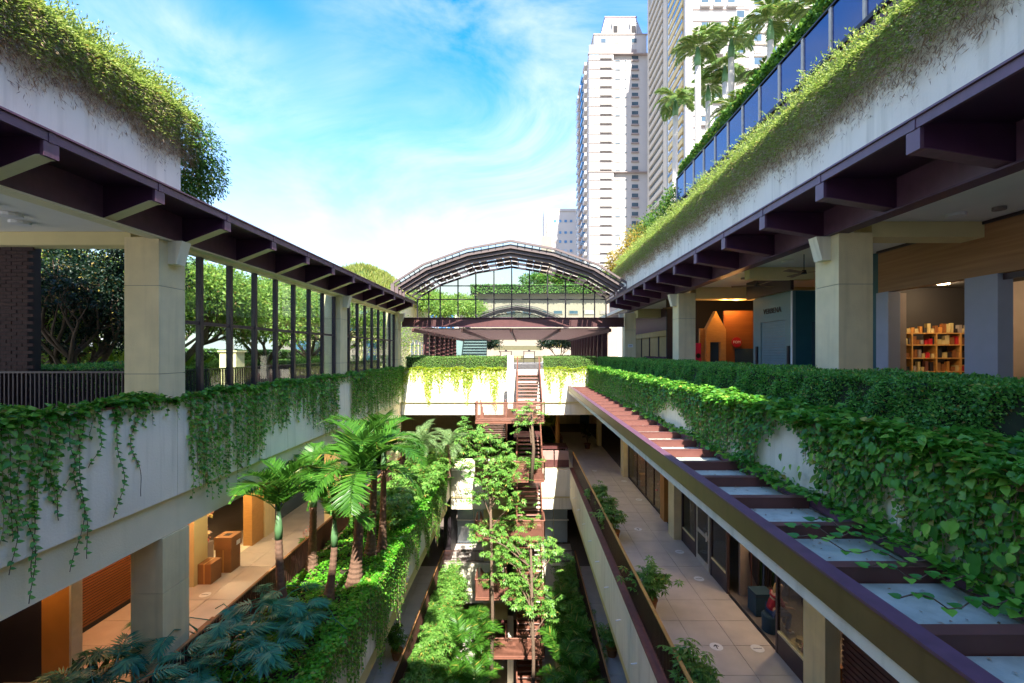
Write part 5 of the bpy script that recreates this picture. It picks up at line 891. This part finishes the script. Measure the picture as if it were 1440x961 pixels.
# garden furniture beyond left glass
t = thing('garden_pier', 'cream gate pier on the left lawn', 'pier', (-10.6,16.6,-1.45)); bx(-10.9,-10.3,16.4,16.9,-1.45,0).build('shaft', 'cream', t); bx(-10.95,-10.25,16.35,16.95,.003,.06).build('cap', 'cream', t)
t = thing('closed_parasol', 'closed grey parasol standing behind the left glass wall', 'parasol', (-11.0,17.2,-1.45)); MB().tube([(-11,17.2,-1.45),(-11,17.2,1.0)], .025, 8).build('pole', 'black', t); MB().tube([(-11,17.2,-.3),(-11,17.2,.3),(-11,17.2,.9)], [.16,.1,.03], 10).build('canopy', 'greybark', t)
# ================================================================== BEYOND THE ATRIUM
t = thing('louvred_roof', 'pink louvred flat roof beyond the tie beam', 'roof', (-.6,30,1.5))
for k in range(88): piece('louvre', 'pink', t, -6.9,5.6,28.9+k*.3,29.08+k*.3,1.5,1.53)
for x_ in (-6.9,-3.8,-.7,2.4,5.6): bx(x_-.06,x_+.06,28.8,55.5,1.28,1.495).build('rafter', 'maroon', t)
def fins(lab, X_, ys__):
    t = thing('fin_screen', lab, 'screen', (X_,ys__[0],-1.45)); bx(X_-.15,X_+.15,ys__[0]-1,ys__[-1]+1,1.55,1.9).build('head_beam', 'maroon', t)
    for y_ in ys__: piece('fin', 'maroon', t, X_-.2,X_+.2,y_-.09,y_+.09,-1.45,1.545)
    for a, b in zip(ys__, ys__[1:]): piece('pane', 'dglass', t, X_-.01,X_+.01,a+.1,b-.1,-1.4,1.54)
fins('row of dark red fins left beyond the bridge', -7.0, [33.3+2.3*i for i in range(7)]); fins('row of dark plum fins right beyond the bridge', 6.0, [33+1.9*i for i in range(12)])
t = thing('end_pavilion', 'white and beige striped pavilion at the end of the view', 'building', (-.6,66,-1.45))
for k, (z0, z1, m_) in enumerate(((-1.45,-.55,'olive'),(-.55,.3,'tan'),(.3,.9,'olive'),(.9,1.75,'tan'),(1.75,2.3,'olive'))): bx(-4.1,2.9,66-.03*(k%2),66.4,z0,z1-.002).build('wall_band', m_, t)
for i, (lab, x_) in enumerate((('dark market table under a small roof, left of the stair axis',-2.1),('dark market table under a small roof, right of the stair axis',.95))):
    t = thing('market_stand', lab, 'stand', (x_,60,-1.45)); bx(x_-.8,x_+.8,59.6,60.4,.05,.12).build('top', 'black', t); bx(x_-.15,x_+.15,59.9,60.1,.121,.3).build('finial', 'black', t)
    for dx in (-.7,.7): bx(x_+dx-.05,x_+dx+.05,59.9,60,-1.45,.049).build('post', 'black', t)
    bx(x_-.6,x_+.6,59.7,60.3,-.7,-.4).build('counter', 'wht', t)
t = thing('yellow_board', 'small yellow board between the two stands', 'sign', (-.6,58,-1.45)); bx(-.95,-.15,58,58.05,-.9,-.45).build('board', 'curtain', t); bx(-.57,-.53,58.01,58.04,-1.45,-.901).build('post', 'black', t)
for lab, x0_, x1_, y_ in (('pale pier left of the striped pavilion',-9.6,-8.4,50),('green glass lobby left of the pavilion',-8.0,-4.2,54)): column(lab, x0_, x1_, y_, y_+.8, -1.45, 2.0, 0, 'cream' if x0_ < -9 else 'teal', ())
tree('courtyard_tree', 'dark tree left of the striped pavilion', (-5.2,57,-1.45), .5, 1.0, .12, 3, 'dtree', 9000, .9, .25, 95, n0=4); tree('courtyard_tree', 'dark tree right of the striped pavilion', (4.6,57,-1.45), .5, 1.0, .12, 3, 'dtree', 9000, .9, .25, 96, n0=4)
def winrow(t, xs__, y_, zs_, wd, hh, m='winglass', fr='stone', lim=300):
    n = 0
    for z_ in zs_:
        for x_ in xs__:
            if n >= lim: return
            f = piece('window', fr, t, x_-wd/2-.1,x_+wd/2+.1,y_-.12,y_+.02,z_-.1,z_+hh+.1); piece('pane', random.choice((m,m,m,'taupe','ltglass')), f, x_-wd/2,x_+wd/2,y_-.14,y_-.122,z_,z_+hh); n += 1
t = thing('tan_building', 'long tan building with hedge on its roof beyond the gable glass', 'building', (3,76,-1.45)); bx(-8.7,16,76,92,-1.45,9.7).build('wall', 'tan', t); winrow(t, [-7+2.6*i for i in range(9)], 76, [3.2,6.4], 1.4,.5,'winglass','tan')
t = thing('modern_block', 'low blue glass and white block left of the tan building', 'building', (-15,80,-1.45)); bx(-18,-11,80,95,-1.45,8.5).build('wall', 'white', t); winrow(t, [-17+1.5*i for i in range(4)], 80, [1,3.6,6], 1.2,1.6,'blueglass','stone')
t = thing('garden_house', 'teal glazed house behind the second left glass wall', 'building', (-15,50,-1.45)); bx(-22,-11.6,40.5,58,-1.45,5.1).build('wall', 'cream', t); bx(-22.3,-11.3,40.2,58.3,5.103,5.4).build('roof', 'greybark', t); winrow(t, [-21+1.5*i for i in range(7)], 40.5, [-1,1.9], 1.2,2.0,'blueglass','cream')
for k in range(6): 
    f = piece('window', 'cream', t, -11.62,-11.5,47+k*1.8,48.4+k*1.8,-.6,1.4); piece('pane', 'blueglass', f, -11.5,-11.48,47.1+k*1.8,48.3+k*1.8,-.5,1.3)
# ---------------------------------------------------------------- towers
t = thing('white_tower', 'tall white apartment tower with mansard roof and balconies', 'building', (31.6,160,-1.45)); fl = [20.3+3.02*i for i in range(26)]
bx(22,41.4,150,178,-1.45,98.0).build('wall', 'stone', t); bx(23.9,41.4,151,176,98.0,105.2).build('upper_storeys', 'stone', t); bx(22,30,149,150.0,-1.45,100.6).build('balcony_bay', 'stone', t)
MB().prism([(26.2,151.2,105.5),(28,153,112.4),(38.4,153,112.4),(40.2,151.2,105.5)], (0,22,0)).build('mansard_roof', 'slate', t); bx(23.7,41.6,150.8,177,105.2,105.6).build('cornice', 'taupe', t); bx(27.8,38.6,152.8,172,112.4,112.8).build('roof_edge', 'purple', t)
for x_ in (31.0,37.0):
    f = bx(x_-1.1,x_+1.1,150.9,153,105.6,109).build('dormer', 'stone', t); bx(x_-.7,x_+.7,150.85,150.89,105.9,108.2).build('opening', 'dark', f); MB().prism([(x_-1.3,150.8,109.0),(x_,150.8,110),(x_+1.3,150.8,109.0)], (0,2,0)).build('pediment', 'slate', f)
for z_ in fl:
    piece('ledge', 'taupe', t, 21.8,30.1,148.85,148.99,z_-.28,z_-.08); piece('balcony_glass', 'ltglass', t, 22.4,25.1,148.93,148.99,z_+.25,z_+1.55)
    f = piece('balcony', 'stone', t, 25.6,29.4,148.4,148.98,z_+.1,z_+.95); piece('opening', 'taupe', f, 26.2,28.8,148.95,148.99,z_+.96,z_+1.6)
    f = piece('balcony', 'taupe', t, 36.0,38.5,149.4,149.98,z_-.05,z_+.35); piece('pane', 'winglass', f, 36.2,38.3,149.9,149.99,z_+.36,z_+1.75)
winrow(t, [31.5], 150, fl, 1.6,.35,'winglass'); winrow(t, [34.2], 150, fl, .5,.4,'winglass'); winrow(t, [27,31.5,37.2], 151, [99,102.6], 1.6,1.4)
for z_ in fl[:26]:
    for k in range(4): piece('side_balcony', ['stone','blueglass','taupe','ltglass'][k], t, 20.9,22.0,152+k*6.6,156.8+k*6.6,z_,z_+1.1)
for z_ in (20.0+3.02*13, 98.0): bx(21.7,41.5,148.8,150,z_-.4,z_-.1).build('string_course', 'taupe', t)
t = thing('stone_tower', 'huge pale stone tower with slanting rows of side balconies behind the palms', 'building', (56,110,-1.45)); bx(40.2,78,110,143.5,-1.45,128).build('wall', 'stone', t)
bx(39.6,40.2,124.5,127.6,-1.45,128).build('pilaster', 'stone2', t); bx(39.6,40.2,110,111.4,-1.45,128).build('pilaster', 'stone', t); bx(39.6,40.2,142,143.5,-1.45,128).build('pilaster', 'stone2', t); bx(39.8,40.2,123,124.5,-1.45,128).build('glass_strip', 'ltglass', t)
for k in range(31):
    z_ = 20+2.85*k; piece('side_balcony', 'ochre', t, 39.4,40.2,111.8,122.8,z_,z_+1.25); piece('balcony_glass', 'blueglass', t, 39.3,39.4,111.8,122.8,z_+1.26,z_+2.0)
    piece('side_balcony', 'stone2', t, 39.5,40.2,128,141.6,z_,z_+1.3); piece('side_window', 'winglass', t, 40.0,40.19,128,141.6,z_+1.31,z_+2.9)
    piece('string_course', 'taupe', t, 41.2,55,109.8,110,z_,z_+.16); piece('string_course', 'stone2', t, 56,77,109.6,110,z_,z_+.3)
for k in range(15):
    z_ = 20+5.7*k
    for x_ in (43,46.2,49.4): f = piece('balcony', 'stone', t, x_,x_+2.4,109.2,109.9,z_+.4,z_+1.2); piece('opening', 'winglass', f, x_+.4,x_+2.0,109.85,109.99,z_+1.21,z_+2.6)
winrow(t, [52.8,57,60.6,64.2,68,71.6], 110, [21+2.85*k for k in range(31)], 1.8,1.6,'winglass','stone',186)
t = thing('distant_block', 'small white apartment block behind the barrel roof', 'building', (18,200,-1.45)); bx(9.8,24.5,200,214,-1.45,63).build('wall', 'stone', t); bx(8.4,13,198,200,-1.45,50.5).build('wing', 'tan', t)
winrow(t, [12.2,14.5,16.8,19.2,21.6], 200, [40,44,48,52,57], 1.1,1.1,'blueglass'); bx(10.5,24,199.9,200.0,61.6,61.9).build('band', 'tan', t)
t = thing('antenna', 'thin antenna mast beside the small white block', 'antenna', (10.6,199,50.5)); MB().tube([(10.6,199,50.5),(10.6,199,57.5)], .15, 5).build('mast', 'black', t)
